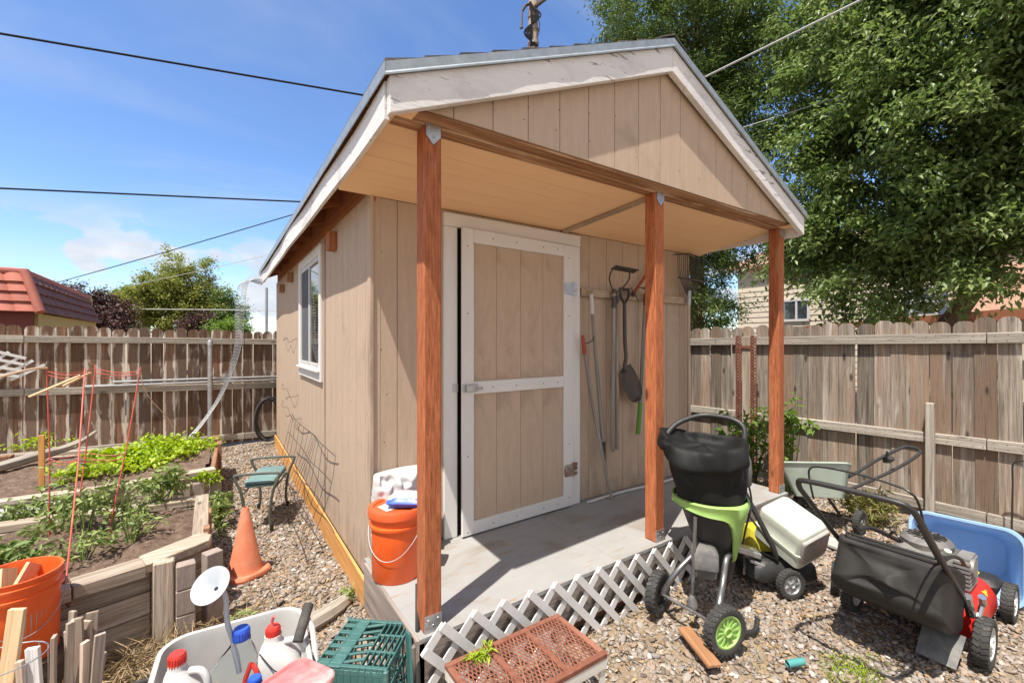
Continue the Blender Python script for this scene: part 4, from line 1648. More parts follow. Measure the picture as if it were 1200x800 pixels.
# ------------------------------------------------------------------ plants
def plant(name, label, cat, clumps, nleaf, size, mat, seed, droop=.3, aspect=.45, stems=None, group=None, base=None, updir=.6):
    rng = np.random.default_rng(seed)
    c0 = base or (clumps[0][0], clumps[0][1], 0)
    root = thing(name, label, cat, c0, group=group)
    Ps = []
    for (x, y, z, rx, ry, rz_, f) in clumps:
        k = int(nleaf * f)
        sub = rng.normal(size=(max(3, k // 14), 3)) * .55
        p = sub[rng.integers(0, len(sub), k)] + rng.normal(size=(k, 3)) * .22
        p = p * np.array([rx, ry, rz_]) + np.array([x, y, z])
        p[:, 2] = np.maximum(p[:, 2], c0[2] + .015)
        Ps.append(p)
    P = np.concatenate(Ps)
    V, F = leaves(P, size, rng, droop, aspect, updir)
    cloud_mesh('foliage', mat, root, V, F, np.repeat(rng.uniform(0, 1, len(P)), 4))
    if stems:
        mb = MB()
        for (x, y, z, rx, ry, rz_, f) in clumps:
            for k in range(stems):
                a = rng.normal(size=3) * .5
                e = Vector((x + a[0] * rx, y + a[1] * ry, z + rz_ * (.2 + .6 * rng.random())))
                s = Vector((x + a[0] * rx * .25, y + a[1] * ry * .25, c0[2] - .02))
                e.z -= rz_ * .35
                mb.tube([s, (s + e) / 2 + Vector((0, 0, .03)), e], [.005, .004, .002], 5)
        mb.build('stem', mat, root)
    return root


plant('herb_plant', 'bright lime-green bushy herb spreading at the right of the farther bed', 'plant',
      [(-1.25, 4.15, .44, .26, .24, .10, 1.2), (-1.52, 3.98, .43, .22, .18, .08, .8), (-1.0, 4.35, .41, .16, .15, .07, .5), (-1.38, 3.75, .41, .2, .13, .06, .5)], 950, .055, m['leaflime'], 21, .2, .6, base=(-1.3, 4.0, .33))
plant('herb_plant', 'smaller lime-green herb beside the driftwood in the farther bed', 'plant',
      [(-1.75, 3.62, .40, .16, .1, .05, 1)], 300, .055, m['leaflime'], 22, .2, .6, base=(-1.75, 3.62, .33))
plant('tomato_plant', 'tall leafy tomato plant inside the red cage', 'plant',
      [(-1.48, 2.1, .52, .20, .17, .17, 1), (-1.30, 2.15, .50, .18, .16, .13, .7), (-1.62, 2.25, .46, .18, .14, .13, .7)], 190, .060, m['leaftom'], 23, .5, .38, stems=9, base=(-1.48, 2.1, .31))
plant('tomato_plant', 'low sprawling tomato plant before the cage, near the bed front', 'plant',
      [(-1.42, 1.72, .40, .18, .14, .07, 1), (-1.22, 1.85, .42, .14, .12, .08, .8), (-1.62, 1.55, .38, .15, .1, .05, .4)], 130, .048, m['leaftom'], 24, .4, .38, stems=8, base=(-1.42, 1.72, .31))
plant('tomato_plant', 'leafy seedling at the far back edge of the nearer bed', 'plant',
      [(-1.12, 2.45, .48, .13, .1, .1, 1)], 260, .07, m['leaftom'], 25, .5, .38, stems=7, base=(-1.12, 2.45, .31))
plant('bedding_plant', 'small dark-green leafy plant at the left picture edge of the nearer bed', 'plant',
      [(-1.78, 1.80, .38, .14, .12, .06, 1)], 320, .06, m['leaftom'], 26, .4, .4, stems=5, base=(-1.78, 1.8, .31))
plant('bedding_plant', 'grey-green leaves growing in front of the pale concrete block', 'plant',
      [(-1.85, 2.66, .38, .22, .06, .12, 1)], 420, .055, m['leaftom'], 27, .4, .4, stems=6, base=(-1.85, 2.66, .05))
plant('weed', 'lime-green weed growing beside the back fence at far left', 'weed',
      [(-2.5, 5.55, .38, .2, .1, .10, 1)], 130, .07, m['leaflime'], 28, .3, .3, stems=6, base=(-2.5, 5.55, .0))
plant('weed', 'green weed beside the nearer bed, behind the traffic cone', 'weed',
      [(-.74, 2.72, .13, .06, .14, .10, 1)], 330, .06, m['leaftom'], 29, .3, .4, stems=6, base=(-.74, 2.72, -.03))
plant('weed', 'small clump of weeds in the gravel below the pavers, by the funnel', 'weed',
      [(-.66, 1.0, .02, .07, .08, .04, 1)], 260, .04, m['leaftom'], 30, .3, .3, base=(-.66, 1.0, -.03))
plant('weed', 'tiny green weed against the honey-stained skirt board', 'weed',
      [(-.09, .95, .02, .03, .06, .04, 1)], 110, .035, m['leaftom'], 31, .3, .4, base=(-.09, .95, -.03))
plant('weed', 'small green weed between the farther bed and its pavers', 'weed',
      [(-.84, 3.02, .36, .09, .05, .05, 1)], 150, .05, m['leaflime'], 32, .3, .4, base=(-.84, 3.02, .3))
plant('grass_tuft', 'patch of short green grass in the gravel at the front right', 'grass',
      [(1.78, -.98, -.02, .17, .10, .012, 1)], 420, .026, m['leaflime'], 33, -.6, .12, base=(1.78, -.98, -.03), updir=.0)
plant('weed', 'dry yellow weed growing from the gravel below the right fence', 'weed',
      [(3.98, -.36, .10, .17, .15, .12, 1)], 700, .075, m['leafweed'], 34, -.6, .14, stems=12, base=(3.98, -.36, -.03), updir=.1)
plant('bush', 'green leafy bush growing behind the right porch post by the fence', 'bush',
      [(4.16, .74, .50, .2, .2, .28, .9), (4.1, .42, .55, .18, .16, .20, .7), (4.2, .36, .78, .16, .18, .12, .4), (4.22, .98, .36, .16, .14, .22, .6)], 270, .09, m['leafbush'], 35, .5, .5, stems=14, base=(4.15, .7, -.03))

# ------------------------------------------------------------------ left-hand things
cn = thing('traffic_cone', 'faded orange traffic cone standing in the gravel by the raised bed', 'cone', (-.60, 1.735, -.03), .5)
cn.scale = (.93, .93, .93)
MB().lathe([(.118, .03), (.108, .05), (.024, .485), (.020, .492), (.014, .492), (.014, .47)], (0, 0, 0), (0, 0, 1), 36).build('cone_body', m['cone'], cn, local=True, smooth=True)
mb = MB()
rg = [rrect((0, 0, z), (1, 0, 0), (0, 1, 0), s2, s2, .09, 6) for z, s2 in ((0, .29), (.018, .295), (.032, .28))]
mb.loft(rg)
mb.build('cone_base', m['cone'], cn, local=True, smooth=True)

kn = thing('garden_kneeler', 'folding garden kneeler stool with olive tube legs and green pad', 'stool', (-.39, 2.74, 0))
fr_ = [((-.585, 2.50), (-.375, 2.43)), ((-.43, 3.03), (-.19, 2.96))]
for a, b in fr_:
    a, b = Vector((*a, 0)), Vector((*b, 0))
    mid = (a + b) / 2
    out_ = (b - a).normalized()
    pts = [a + Vector((0, 0, -.02)), a - out_ * -.015 + Vector((0, 0, .10)), a - out_ * .01 + Vector((0, 0, .30)), a - out_ * .055 + Vector((0, 0, .42)), a - out_ * .03 + Vector((0, 0, .455)),
           b + out_ * .03 + Vector((0, 0, .455)), b + out_ * .055 + Vector((0, 0, .42)), b + out_ * .01 + Vector((0, 0, .30)), b - out_ * .015 + Vector((0, 0, .10)), b + Vector((0, 0, -.02))]
    MB().tube(catmull(pts, 4), .012, 8).build('side_frame', m['olive'], kn, smooth=True)
    for p in (a, b):
        MB().tube([p + Vector((0, 0, -.03)), p + Vector((0, 0, .02))], .016, 8).build('foot', m['black'], kn, smooth=True)
pc = [Vector((-.575, 2.50, .33)), Vector((-.365, 2.43, .33)), Vector((-.205, 2.94, .33)), Vector((-.415, 3.01, .33))]
ctrp = sum(pc, Vector()) / 4
mb = MB()
for z, k in ((.318, .94), (.325, 1.0), (.345, 1.0), (.355, .96)):
    pass
u_ = (pc[1] - pc[0]).normalized()
v_ = (pc[3] - pc[0]).normalized()
n_ = Vector((0, 0, 1))
for z0, tht in ((.335, .012), (.36, .016)):
    mb2 = MB()
    rings = [rrect(ctrp + Vector((0, 0, z0 - .33 + dz)), u_, n_.cross(u_), .235 * k, .50 * k, .04, 5) for dz, k in ((0, .96), (.006, 1.), (tht, 1.), (tht + .008, .95))]
    mb2.loft(rings)
    mb2.build('seat_pad' if z0 > .35 else 'seat_board', m['teal'], kn, smooth=True)
MB().tube([(-.575, 2.5, .30), (-.42, 3.02, .30)], .009, 6).build('stretcher', m['olive'], kn)
MB().tube([(-.37, 2.43, .30), (-.20, 2.95, .30)], .009, 6).build('stretcher', m['olive'], kn)

# flat stones and old timber by the skirt board
o = MB().tube(catmull([(-.52, .70, .0), (-.36, .80, .012), (-.2, .88, .01), (-.09, .98, .0)], 4), [.03, .045, .05, .05, .05, .05, .05, .05, .045, .045, .04, .04, .03], 8).build('old_branch', m['rail'], base=(-.3, .8, 0), smooth=True)
tag(o, 'grey weathered branch lying on the gravel beside the skirt board', 'branch')
o = MB().tube(catmull([(-1.9, .62, .01), (-1.5, .70, .0), (-1.2, .79, .012), (-.95, .80, .01), (-.8, .84, .0)], 6), .012, 8).build('irrigation_hose', m['hose'], base=(-1.2, .75, 0), smooth=True)
tag(o, 'black irrigation hose half buried in straw behind the grey bin', 'hose')


def bucket(name, label, loc, R=.147, Hh=.37, wall=.004, mat=None, rz=0., lid=None, handle=True, hang=-1):
    root = thing(name, label, 'bucket', loc, rz)
    k = R / .147
    prof = [(.0001, 0.), (.128 * k, 0), (.132 * k, .006), (.1365 * k, Hh - .125), (.1375 * k, Hh - .085), (.1485 * k, Hh - .083), (.1495 * k, Hh - .070), (.1395 * k, Hh - .066), (.140 * k, Hh - .04),
            (.1485 * k, Hh - .038), (.1495 * k, Hh - .026), (.141 * k, Hh - .022), (.1425 * k, Hh - .004), (.147 * k, Hh - .002), (.147 * k, Hh), (.138 * k, Hh), (.135 * k, Hh - .02), (.126 * k, .012), (.0001, .010)]
    MB().lathe(prof, (0, 0, 0), (0, 0, 1), 48).build('bucket_body', mat, root, local=True, smooth=True)
    if handle:
        hb = MB()
        pts = []
        for i in range(21):
            a = math.pi * i / 20
            pts.append((.152 * k * math.cos(a), hang * (.152 * k + .005) * math.sin(a) * .95, Hh - .075 - .16 * math.sin(a) ** 1.3))
        hb.tube(pts, .0018, 6)
        hb.build('handle', m['meshwire'], root, local=True, smooth=True)
    return root


bk = bucket('lidded_bucket', 'bright orange bucket with a snapped lid on the porch deck', (.075, .575, DECK), mat=m['bucket'], rz=-.7)
MB().lathe([(.0001, .376), (.122, .376), (.126, .386), (.150, .388), (.154, .382), (.154, .346), (.1505, .346), (.1505, .378)], (0, 0, 0), (0, 0, 1), 48).build('lid', m['bucketlid'], bk, local=True, smooth=True)
mb = MB()
mb.prism([(-.10, -.03, .3775), (-.02, -.09, .3775), (.01, -.04, .3775), (-.07, .03, .3775)], (0, 0, .0015))
mb.build('lid_label', m['whitepl'], bk, local=True)
# white paper label strip on the bucket's left side
mb = MB()
rings = [[(.1372 * math.cos(a), .1372 * math.sin(a), z) for a in (3.55, 3.62, 3.69, 3.76)] for z in (.10, .16, .22, .24)]
mb.loft(rings, False, False, False)
mb.build('side_label', m['whitepl'], bk, local=True, solid=.002)


def pillow(mb, c, u, v, n, wd, h, t, nu=14, nv=14, wr=.012, seed=0.):
    c, u, v, n = Vector(c), Vector(u), Vector(v), Vector(n)
    for s in (1, -1):
        vs, fs = [], []
        for j in range(nv + 1):
            for i in range(nu + 1):
                a, b = i / nu * 2 - 1, j / nv * 2 - 1
                th = t * .5 * (max(0, 1 - abs(a) ** 2.6) * max(0, 1 - abs(b) ** 2.6)) ** .45
                nz = wr * (mnoise.noise(Vector((a * 3, b * 3, seed + s))) + .5 * mnoise.noise(Vector((a * 8 + b * 3, b * 7, seed + s * 2))))
                edge = 1 - .05 * (a * a * b * b)
                vs.append(c + u * (a * wd / 2 * edge) + v * (b * h / 2 * edge) + n * (s * th + nz * (th > 1e-4)))
        for j in range(nv):
            for i in range(nu):
                q = j * (nu + 1) + i
                fs.append((q, q + 1, q + nu + 2, q + nu + 1))
        mb.add(vs, fs)
    return mb


mb = MB()
pillow(mb, (.155, .725, DECK + .27), Vector((1, -.12, .05)).normalized(), Vector((.06, .12, 1)).normalized(), Vector((.1, -1, .1)).normalized(), .35, .54, .15, 40, 50, wr=.045, seed=2.)
sk = mb.build('soil_sack', m['bag'], base=(.155, .725, DECK), smooth='all')
tag(sk, 'crumpled white plastic sack standing behind the lidded bucket', 'sack')
mb = MB()
pillow(mb, (.13, .545, DECK + .412), (.8, -.6, 0), (.6, .8, 0), (0, 0, 1), .22, .15, .07, 10, 10, .006, 3.)
pk = mb.build('plastic_packet', m['bluepl'], base=(.13, .545, DECK + .38), smooth='all')
tag(pk, 'small blue plastic packet with white top lying on the bucket lid', 'packet')
mb = MB()
pillow(mb, (.125, .55, DECK + .428), (.8, -.6, 0), (.6, .8, 0), (0, 0, 1), .19, .125, .05, 10, 10, .004, 3.)
mb.build('packet_top', m['whitepl'], pk, smooth='all')
mb = MB()
pillow(mb, (.335, .70, DECK + .11), (1, 0, 0), (0, .1, 1), (0, -1, .1), .09, .22, .05, 10, 10, .01, 6.)
o = mb.build('yellow_bag', m['yellow'], base=(.335, .7, DECK), smooth='all')
tag(o, 'small yellow bag tucked behind the left porch post by the door frame', 'bag')

# ------------------------------------------------------------------ bottom-left: bucket, stakes, bin, jugs, crate
st = MB()
st.lathe([(.0001, 0), (.17, 0), (.165, .05), (.155, .22), (.0001, .225)], (-1.50, 1.0, -.04), (0, 0, 1), 20)
tag(st.build('tree_stump', m['bark'], base=(-1.50, 1.0, -.04), smooth=True), 'low stump under the open orange bucket at the left edge', 'stump')
b2 = bucket('open_bucket', 'open orange bucket with boards inside at the left picture edge', (-1.50, 1.0, .186), R=.150, Hh=.375, mat=m['bucket'], rz=.4, handle=True, hang=-1)
tape = MB()
rings = []
for z in (.03, .12, .22):
    r = .1325 + .004 * z / .2 + .0012
    rings.append([(r * math.cos(a), r * math.sin(a), z) for a in [(-1.9 + 1.5 * k / 12) for k in range(13)]])
tape.loft(rings, False, False, False)
tape.build('tape_patch', m['endshade_tape'], b2, local=True, solid=.001)
for a, b, lab in (((-1.59, .94, .25), (-1.47, 1.115, .545), 'wide raw board leaning inside the open orange bucket'), ((-1.52, .93, .25), (-1.55, 1.10, .55), 'narrower raw board leaning inside the open orange bucket')):
    o = MB().beam(a, b, .07, .016, (1, -.6, 0)).build('wood_offcut', m['newwood'], base=a)
    tag(o, lab, 'board', 'boards in the orange bucket')

rs = random.Random(5)
LAB = 'thin grey stake standing in the tight bundle beside the orange bucket'
for k in range(12):
    x, y = -1.155 + rs.uniform(-.055, .045), .17 + rs.uniform(-.04, .04)
    tl = Vector((rs.uniform(-.04, .05) + (.09 if k > 9 else 0), rs.uniform(-.03, .03), 0))
    top = .66 + rs.uniform(-.06, .015) - (.06 if k > 9 else 0)
    mb = MB()
    a, b = Vector((x, y, -.03)), Vector((x, y, top)) + tl
    mb.beam(a, b, rs.uniform(.020, .032), rs.uniform(.009, .013), (rs.uniform(-1, 1), rs.uniform(-1, 1), 0))
    o = mb.build('wood_stake', m['stake'], base=a, bevel=.001)
    tag(o, LAB, 'stake', 'bundled grey stakes')
for k, (x, y, tx, ty, top, wd, mt, lab) in enumerate((
        (-1.355, .15, .075, .02, .745, .042, 'newwood', 'tallest pale stake, leaning before the orange bucket'),
        (-1.235, .13, -.03, .0, .60, .018, 'stake', 'thin dark-edged stake between the tallest pale stake and whitewashed stake'),
        (-1.205, .13, -.035, .01, .625, .034, 'whitestake', 'whitewashed flat stake right of the tallest pale stake'),
        (-1.185, .10, -.01, .0, .50, .014, 'stake', 'shortest sliver of stake just left of the tight bundle'),
        (-1.40, .20, .03, .0, .56, .05, 'stake', 'dark short stake at the left picture edge'),
        (-1.30, .09, .05, .0, .47, .05, 'newwood', 'cut stub of a pale stake low before the orange bucket'))):
    if mt == 'whitestake' and 'whitestake' not in m:
        m['whitestake'] = wood('whitewashed_stake', (.45, .43, .42), (.68, .66, .63), rough=.85, vary=.1)
    a = Vector((x, y, -.03))
    o = MB().beam(a, Vector((x + tx, y + ty, top)), wd, .014, (.4, 1, 0)).build('wood_stake', m[mt], base=a, bevel=.001)
    tag(o, lab, 'stake', 'loose stakes at the left')

# wire guard around the loose stakes
wg = MB()
for z in (.15, .42, .60):
    pts = []
    for k in range(20):
        a = 2 * math.pi * k / 20
        pts.append((-1.33 + .12 * math.cos(a), .16 + .09 * math.sin(a), z))
    wg.tube(pts, .002, 5, closed=True)
for k in range(8):
    a = 2 * math.pi * k / 8
    wg.tube([(-1.33 + .12 * math.cos(a), .16 + .09 * math.sin(a), -.03), (-1.33 + .12 * math.cos(a), .16 + .09 * math.sin(a), .60)], .002, 5)
tag(wg.build('wire_guard', m['galv'], base=(-1.33, .16, -.03)), 'thin wire guard holding the loose stakes upright', 'wire guard')

# grey storage bin
bn = thing('storage_bin', 'pale grey open plastic bin holding jugs', 'bin', (-.70, .30, -.02))
mb = MB()
cx, cy = -.705, .268
U, V_ = Vector((1, -.06, 0)).normalized(), Vector((.06, 1, 0)).normalized()
prof = [(z_, a_, b_ + .09, r_) for z_, a_, b_, r_ in [(0, .44, .36, .07), (.004, .47, .39, .08), (.10, .49, .41, .09), (.29, .515, .445, .10), (.295, .545, .475, .11), (.318, .55, .48, .112), (.322, .545, .475, .11), (.320, .512, .442, .10), (.30, .505, .43, .098), (.10, .48, .40, .09), (.012, .46, .38, .08), (.010, .44, .36, .07)]]
mb.loft([rrect((cx, cy, z - .02), U, V_, a, b, r, 8) for z, a, b, r in prof])
mb.build('bin_body', m['binpl'], bn, smooth=True)

def jug(name, label, loc, rz, body, capm, wd=.15, dp=.105, Hh=.30, capr=.022, handle=True, neck=.03):
    r = thing(name, label, 'jug', loc, rz)
    mb = MB()
    rings = []
    for z, a, b, rr, ox in ((0, .86, .86, .03, 0), (.008, .97, .97, .035, 0), (.03, 1, 1, .035, 0), (Hh * .55, 1, 1, .035, 0), (Hh * .66, .95, .96, .04, .0), (Hh * .78, .76, .80, .045, .01), (Hh * .87, .5, .6, .03, .022), (Hh * .92, .36, .5, .025, .026), (Hh * .93, .33, .47, .024, .026), (Hh * .985, .33, .46, .024, .026)):
        rings.append(rrect((ox, 0, z), (1, 0, 0), (0, 1, 0), wd * a, dp * b, rr, 6))
    mb.loft(rings)
    mb.build('jug_body', body, r, local=True, smooth=True)
    mb = MB()
    x = .026
    mb.lathe([(.0001, Hh * 1.075), (capr * .92, Hh * 1.075), (capr, Hh * 1.06), (capr * 1.04, Hh * .965), (.0001, Hh * .964)], (x, 0, 0), (0, 0, 1), 24)
    for k in range(20):
        a = 2 * math.pi * k / 20
        mb.box((x + capr * 1.03 * math.cos(a), capr * 1.03 * math.sin(a), Hh * 1.015), (.004, .004, Hh * .08), Matrix.Rotation(a, 3, 'Z'))
    mb.build('cap', capm, r, local=True, smooth=True)
    if handle:
        MB().tube(catmull([(-.02, 0, Hh * .90), (-wd * .36, 0, Hh * .90), (-wd * .50, 0, Hh * .80), (-wd * .50, 0, Hh * .62), (-wd * .40, 0, Hh * .52)], 5), .013, 10).build('jug_handle', body, r, local=True, smooth=True)
    return r


jug('plastic_jug', 'white plastic jug with round red cap at the left of the bin', (-.865, .235, -.01), 2.6, m['whitepl'], m['redpl'], Hh=.385, wd=.17, dp=.12, capr=.027)
jg = jug('clear_bottle', 'large clear plastic bottle with a blue cap in the bin middle', (-.705, .250, -.01), .3, m['clearpl'], m['bluepl'], Hh=.40, wd=.19, dp=.14, capr=.029, handle=False)
jug('small_bottle', 'small clear bottle with white pump and blue collar at the bin front', (-.655, .115, -.01), 1., m['clearpl'], m['bluepl'], Hh=.27, wd=.10, dp=.08, capr=.022, handle=False)
sj = jug('sprayer_jug', 'white sprayer jug with red cap and looped red trigger handle', (-.545, .225, -.01), 2.7, m['whitepl'], m['redpl'], Hh=.38, wd=.19, dp=.125, capr=.026)
MB().tube(catmull([(.026, 0, .39), (.03, .0, .425), (.02, .01, .455)], 5), .006, 8).build('spout', m['pinkpl'], sj, local=True, smooth=True)
MB().tube(catmull([(.09, .05, .30), (.105, .075, .24), (.095, .08, .18), (.07, .075, .20), (.06, .07, .26), (.08, .06, .30)], 5), .009, 8).build('trigger', m['redpl'], sj, local=True, smooth=True)
MB().tube(catmull([(.06, .05, .33), (.0, .075, .28), (-.04, .07, .24), (.02, .075, .21), (.06, .075, .17)], 6), .0025, 6).build('tube', m['black'], sj, local=True, smooth=True)
mb = MB()
mb.loft([rrect((.045, .066, .13 + z), (1, 0, 0), (0, 0, 1), .07 - abs(z), .05, .015, 5) for z in (0,)] + [rrect((.045, .0705, .13), (1, 0, 0), (0, 0, 1), .066, .046, .014, 5)])
mb.build('red_label', m['redpl'], sj, local=True)

fn = thing('funnel', 'cloudy plastic funnel with a long stem standing in the clear bottle', 'funnel', (-.70, .24, .35))
ax = (Vector((-.775, .30, .62)) - Vector((-.735, .30, .47))).normalized()
ax2 = Vector((-.45, -.55, .72)).normalized()
fc = Vector((-.765, .30, .585))
MB().lathe([(.011, -.03), (.014, -.005), (.030, .010), (.066, .036), (.072, .040), (.072, .044), (.064, .041), (.026, .014), (.008, .0)], fc, ax2, 32).build('bowl', m['funnelpl'], fn, smooth=True)
MB().tube(catmull([fc - ax2 * .025, fc - ax2 * .05 + Vector((.01, 0, -.02)), Vector((-.728, .30, .44)), Vector((-.705, .262, .36)), Vector((-.69, .25, .25))], 5), .010, 10).build('stem', m['funnelpl'], fn, smooth=True)

# red lid leaning over the bin front
mb = MB()
c = Vector((-.61, -.055, .300))
u = Vector((.93, .30, .12)).normalized()
v = Vector((-.36, .80, -.10)).normalized()
n = u.cross(v)
rings = [rrect(c + n * z, u, v, .38 * k, .24 * k, .05, 7) for z, k in ((-.018, 1.0), (.0, 1.02), (.006, 1.0), (.006, .93), (-.004, .90))]
mb.loft(rings)
o = mb.build('red_lid', m['pinkpl'], base=c, smooth=True)
tag(o, 'faded red plastic lid resting over the front of the grey bin', 'lid')

# white pipe stub and black pipe stub beside the jugs
s_ = thing('sprayer_wand', 'white plastic wand with a black foam grip leaning on the bin edge', 'wand', (-.43, .2, .0))
MB().tube([(-.445, .27, .40), (-.425, .20, .36), (-.40, .02, -.02)], .011, 8).build('pipe', m['whitepl'], s_, smooth=True)
MB().tube([(-.428, .262, .43), (-.485, .175, .335)], .021, 10).build('grip', m['rubber'], s_, smooth=True)

# milk crate
cr = thing('milk_crate', 'teal-green slatted plastic crate standing before the porch corner', 'crate', (-.22, .115, -.03), math.radians(-33.9 - 6))
Wc, Dc, Hc = .30, .305, .30
mb = MB()
for x in (-.148, -.098, -.045, .038, .062, .086, .110, .134, .150):
    wd = .006
    mb.bx(x - wd / 2, x + wd / 2, -Dc / 2, Dc / 2, Hc - .018, Hc)
mb.bx(-.097, -.046, -Dc / 2, Dc / 2, Hc - .008, Hc - .003)
for y in (-.15, .15):
    mb.bx(-Wc / 2, Wc / 2, y - .016 * (y > 0), y + .016 * (y < 0), Hc - .02, Hc - .001)
for y in (-.12, -.075, -.03, .015, .06, .105):
    mb.bx(-Wc / 2, -.05, y - .012, y + .010, Hc - .012, Hc - .002)
    mb.beam((-.045, y, Hc - .008), (.04, y + .03, Hc - .008), .013, .008)
for y in (-.05, .055):
    mb.bx(.03, .15, y - .005, y + .005, Hc - .014, Hc - .002)
mb.build('crate_top', m['cratepl'], cr, local=True, bevel=.0015)
for sgn, nm in ((-1, 'crate_side'), (1, 'crate_side')):
    mb = MB()
    y = sgn * (Dc / 2 - .004)
    for z in (.01, .075, .14, .205, .27, Hc - .02):
        mb.bx(-Wc / 2, Wc / 2, y - .004, y + .004, z - .006, z + .006)
    for x in [-.15 + .03 * k for k in range(11)]:
        mb.bx(x - .0025, x + .0025, y - .005, y + .005, .0, Hc - .01)
    mb.bx(-Wc / 2, Wc / 2, y - .003, y + .003, .225, .262)
    mb.build(nm, m['cratepl'], cr, local=True, bevel=.001)
    mb = MB()
    x = sgn * (Wc / 2 - .004)
    for z in (.01, .10, .19, Hc - .02):
        mb.bx(x - .004, x + .004, -Dc / 2, Dc / 2, z - .007, z + .007)
    for yk in [-.15 + .05 * k for k in range(7)]:
        mb.bx(x - .0035, x + .0035, yk - .003, yk + .003, 0, Hc - .01)
    mb.build('crate_side', m['cratepl'], cr, local=True, bevel=.001)
for sx in (-1, 1):
    for sy in (-1, 1):
        mb = MB()
        mb.bx(sx * Wc / 2 - .010, sx * Wc / 2 + .010, sy * Dc / 2 - .010, sy * Dc / 2 + .010, 0, Hc - .003)
        mb.build('corner_post', m['cratepl'], cr, local=True, bevel=.004)
# dark rod and plank leaning at the porch corner beside the crate
o = MB().tube([(-.055, -.075, -.03), (-.03, .0, .22), (.03, .15, .43)], .011, 8).build('black_rod', m['black'], base=(-.05, -.07, -.03), smooth=True)
tag(o, 'thin black rod leaning against the left corner of the porch deck', 'rod')
o = MB().beam((-.075, -.05, -.03), (-.062, .03, .30), .05, .012, (1, 0, 0)).build('dark_plank', m['cratepl'], base=(-.075, -.05, -.03), bevel=.002)
tag(o, 'dark teal strip standing on end between crate and porch corner', 'strip')
o = MB().bx(-.062, -.046, -.018, .05, -.04, .255, 2).build('grey_plank', m['greyboard'], base=(-.05, 0, -.03), bevel=.002)
tag(o, 'short pale grey plank upright against the porch deck corner', 'plank')

# rusty mesh step bench
be = thing('step_bench', 'low step bench with rusted mesh top and chipped cream frame', 'bench', (.345, -.305, -.03))
x0, x1, y0, y1, zt = .035, .655, -.475, -.135, .222
fr2 = MB()
fw = .026
fr2.bx(x0, x1, y0, y0 + fw, zt - .022, zt, 0)
fr2.bx(x0, x1, y1 - fw, y1, zt - .022, zt, 0)
for x in (x0, x0 + .197, x0 + .395, x1 - fw):
    fr2.bx(x, x + fw, y0 + fw + .001, y1 - fw - .001, zt - .021, zt - .001, 1)
fr2.build('top_frame', m['rust'], be, bevel=.002)
me_ = MB()
ya, yb = y0 + fw - .004, y1 - fw + .004
hgt = yb - ya
p_ = .0185
sl_ = .42
k = 0
xx = x0 - hgt * sl_
while xx < x1 + hgt * sl_:
    for sg in (1, -1):
        a = Vector((xx, ya, zt - .006 + (.002 if sg > 0 else -.002)))
        b = Vector((xx + sg * hgt * sl_, yb, a.z))
        d = b - a
        t0, t1 = 0., 1.
        lo, hi = x0 + .01, x1 - .01
        for lim, s3 in ((lo, 1), (hi, -1)):
            ta = (lim - a.x) / d.x
            if (a.x - lim) * s3 < 0:
                t0 = max(t0, ta)
            if (b.x - lim) * s3 < 0:
                t1 = min(t1, ta)
        if t1 > t0 + .02:
            me_.beam(a + d * t0, a + d * t1, .0058, .0022)
    xx += p_
me_.build('mesh_top', m['rust'], be)
sk_ = MB()
for a, b, c, d in ((x0 + .002, x1 - .002, y0 + .002, y0 + .006), (x0 + .002, x1 - .002, y1 - .006, y1 - .002), (x0 + .002, x0 + .006, y0 + .007, y1 - .007), (x1 - .006, x1 - .002, y0 + .007, y1 - .007)):
    sk_.bx(a, b, c, d, zt - .065, zt - .0225)
sk_.build('apron', m['cream'], be)
for a, b in ((x0 + .008, y0 + .008), (x1 - .042, y0 + .008), (x0 + .008, y1 - .042), (x1 - .042, y1 - .042)):
    mb = MB()
    mb.bx(a, a + .034, b, b + .005, -.04, zt - .03, 2)
    mb.bx(a if a < .3 else a + .029, a + .005 if a < .3 else a + .034, b + .0055, b + .034, -.04, zt - .03, 2)
    mb.build('leg', m['cream'], be)
plant('weed_sprig', 'wilted yellow-green weed sprig lying on the rusty bench top', 'weed', [(.175, -.185, zt + .012, .05, .03, .012, 1)], 110, .035, m['leaflime'], 41, .2, .2, base=(.175, -.185, zt + .001))

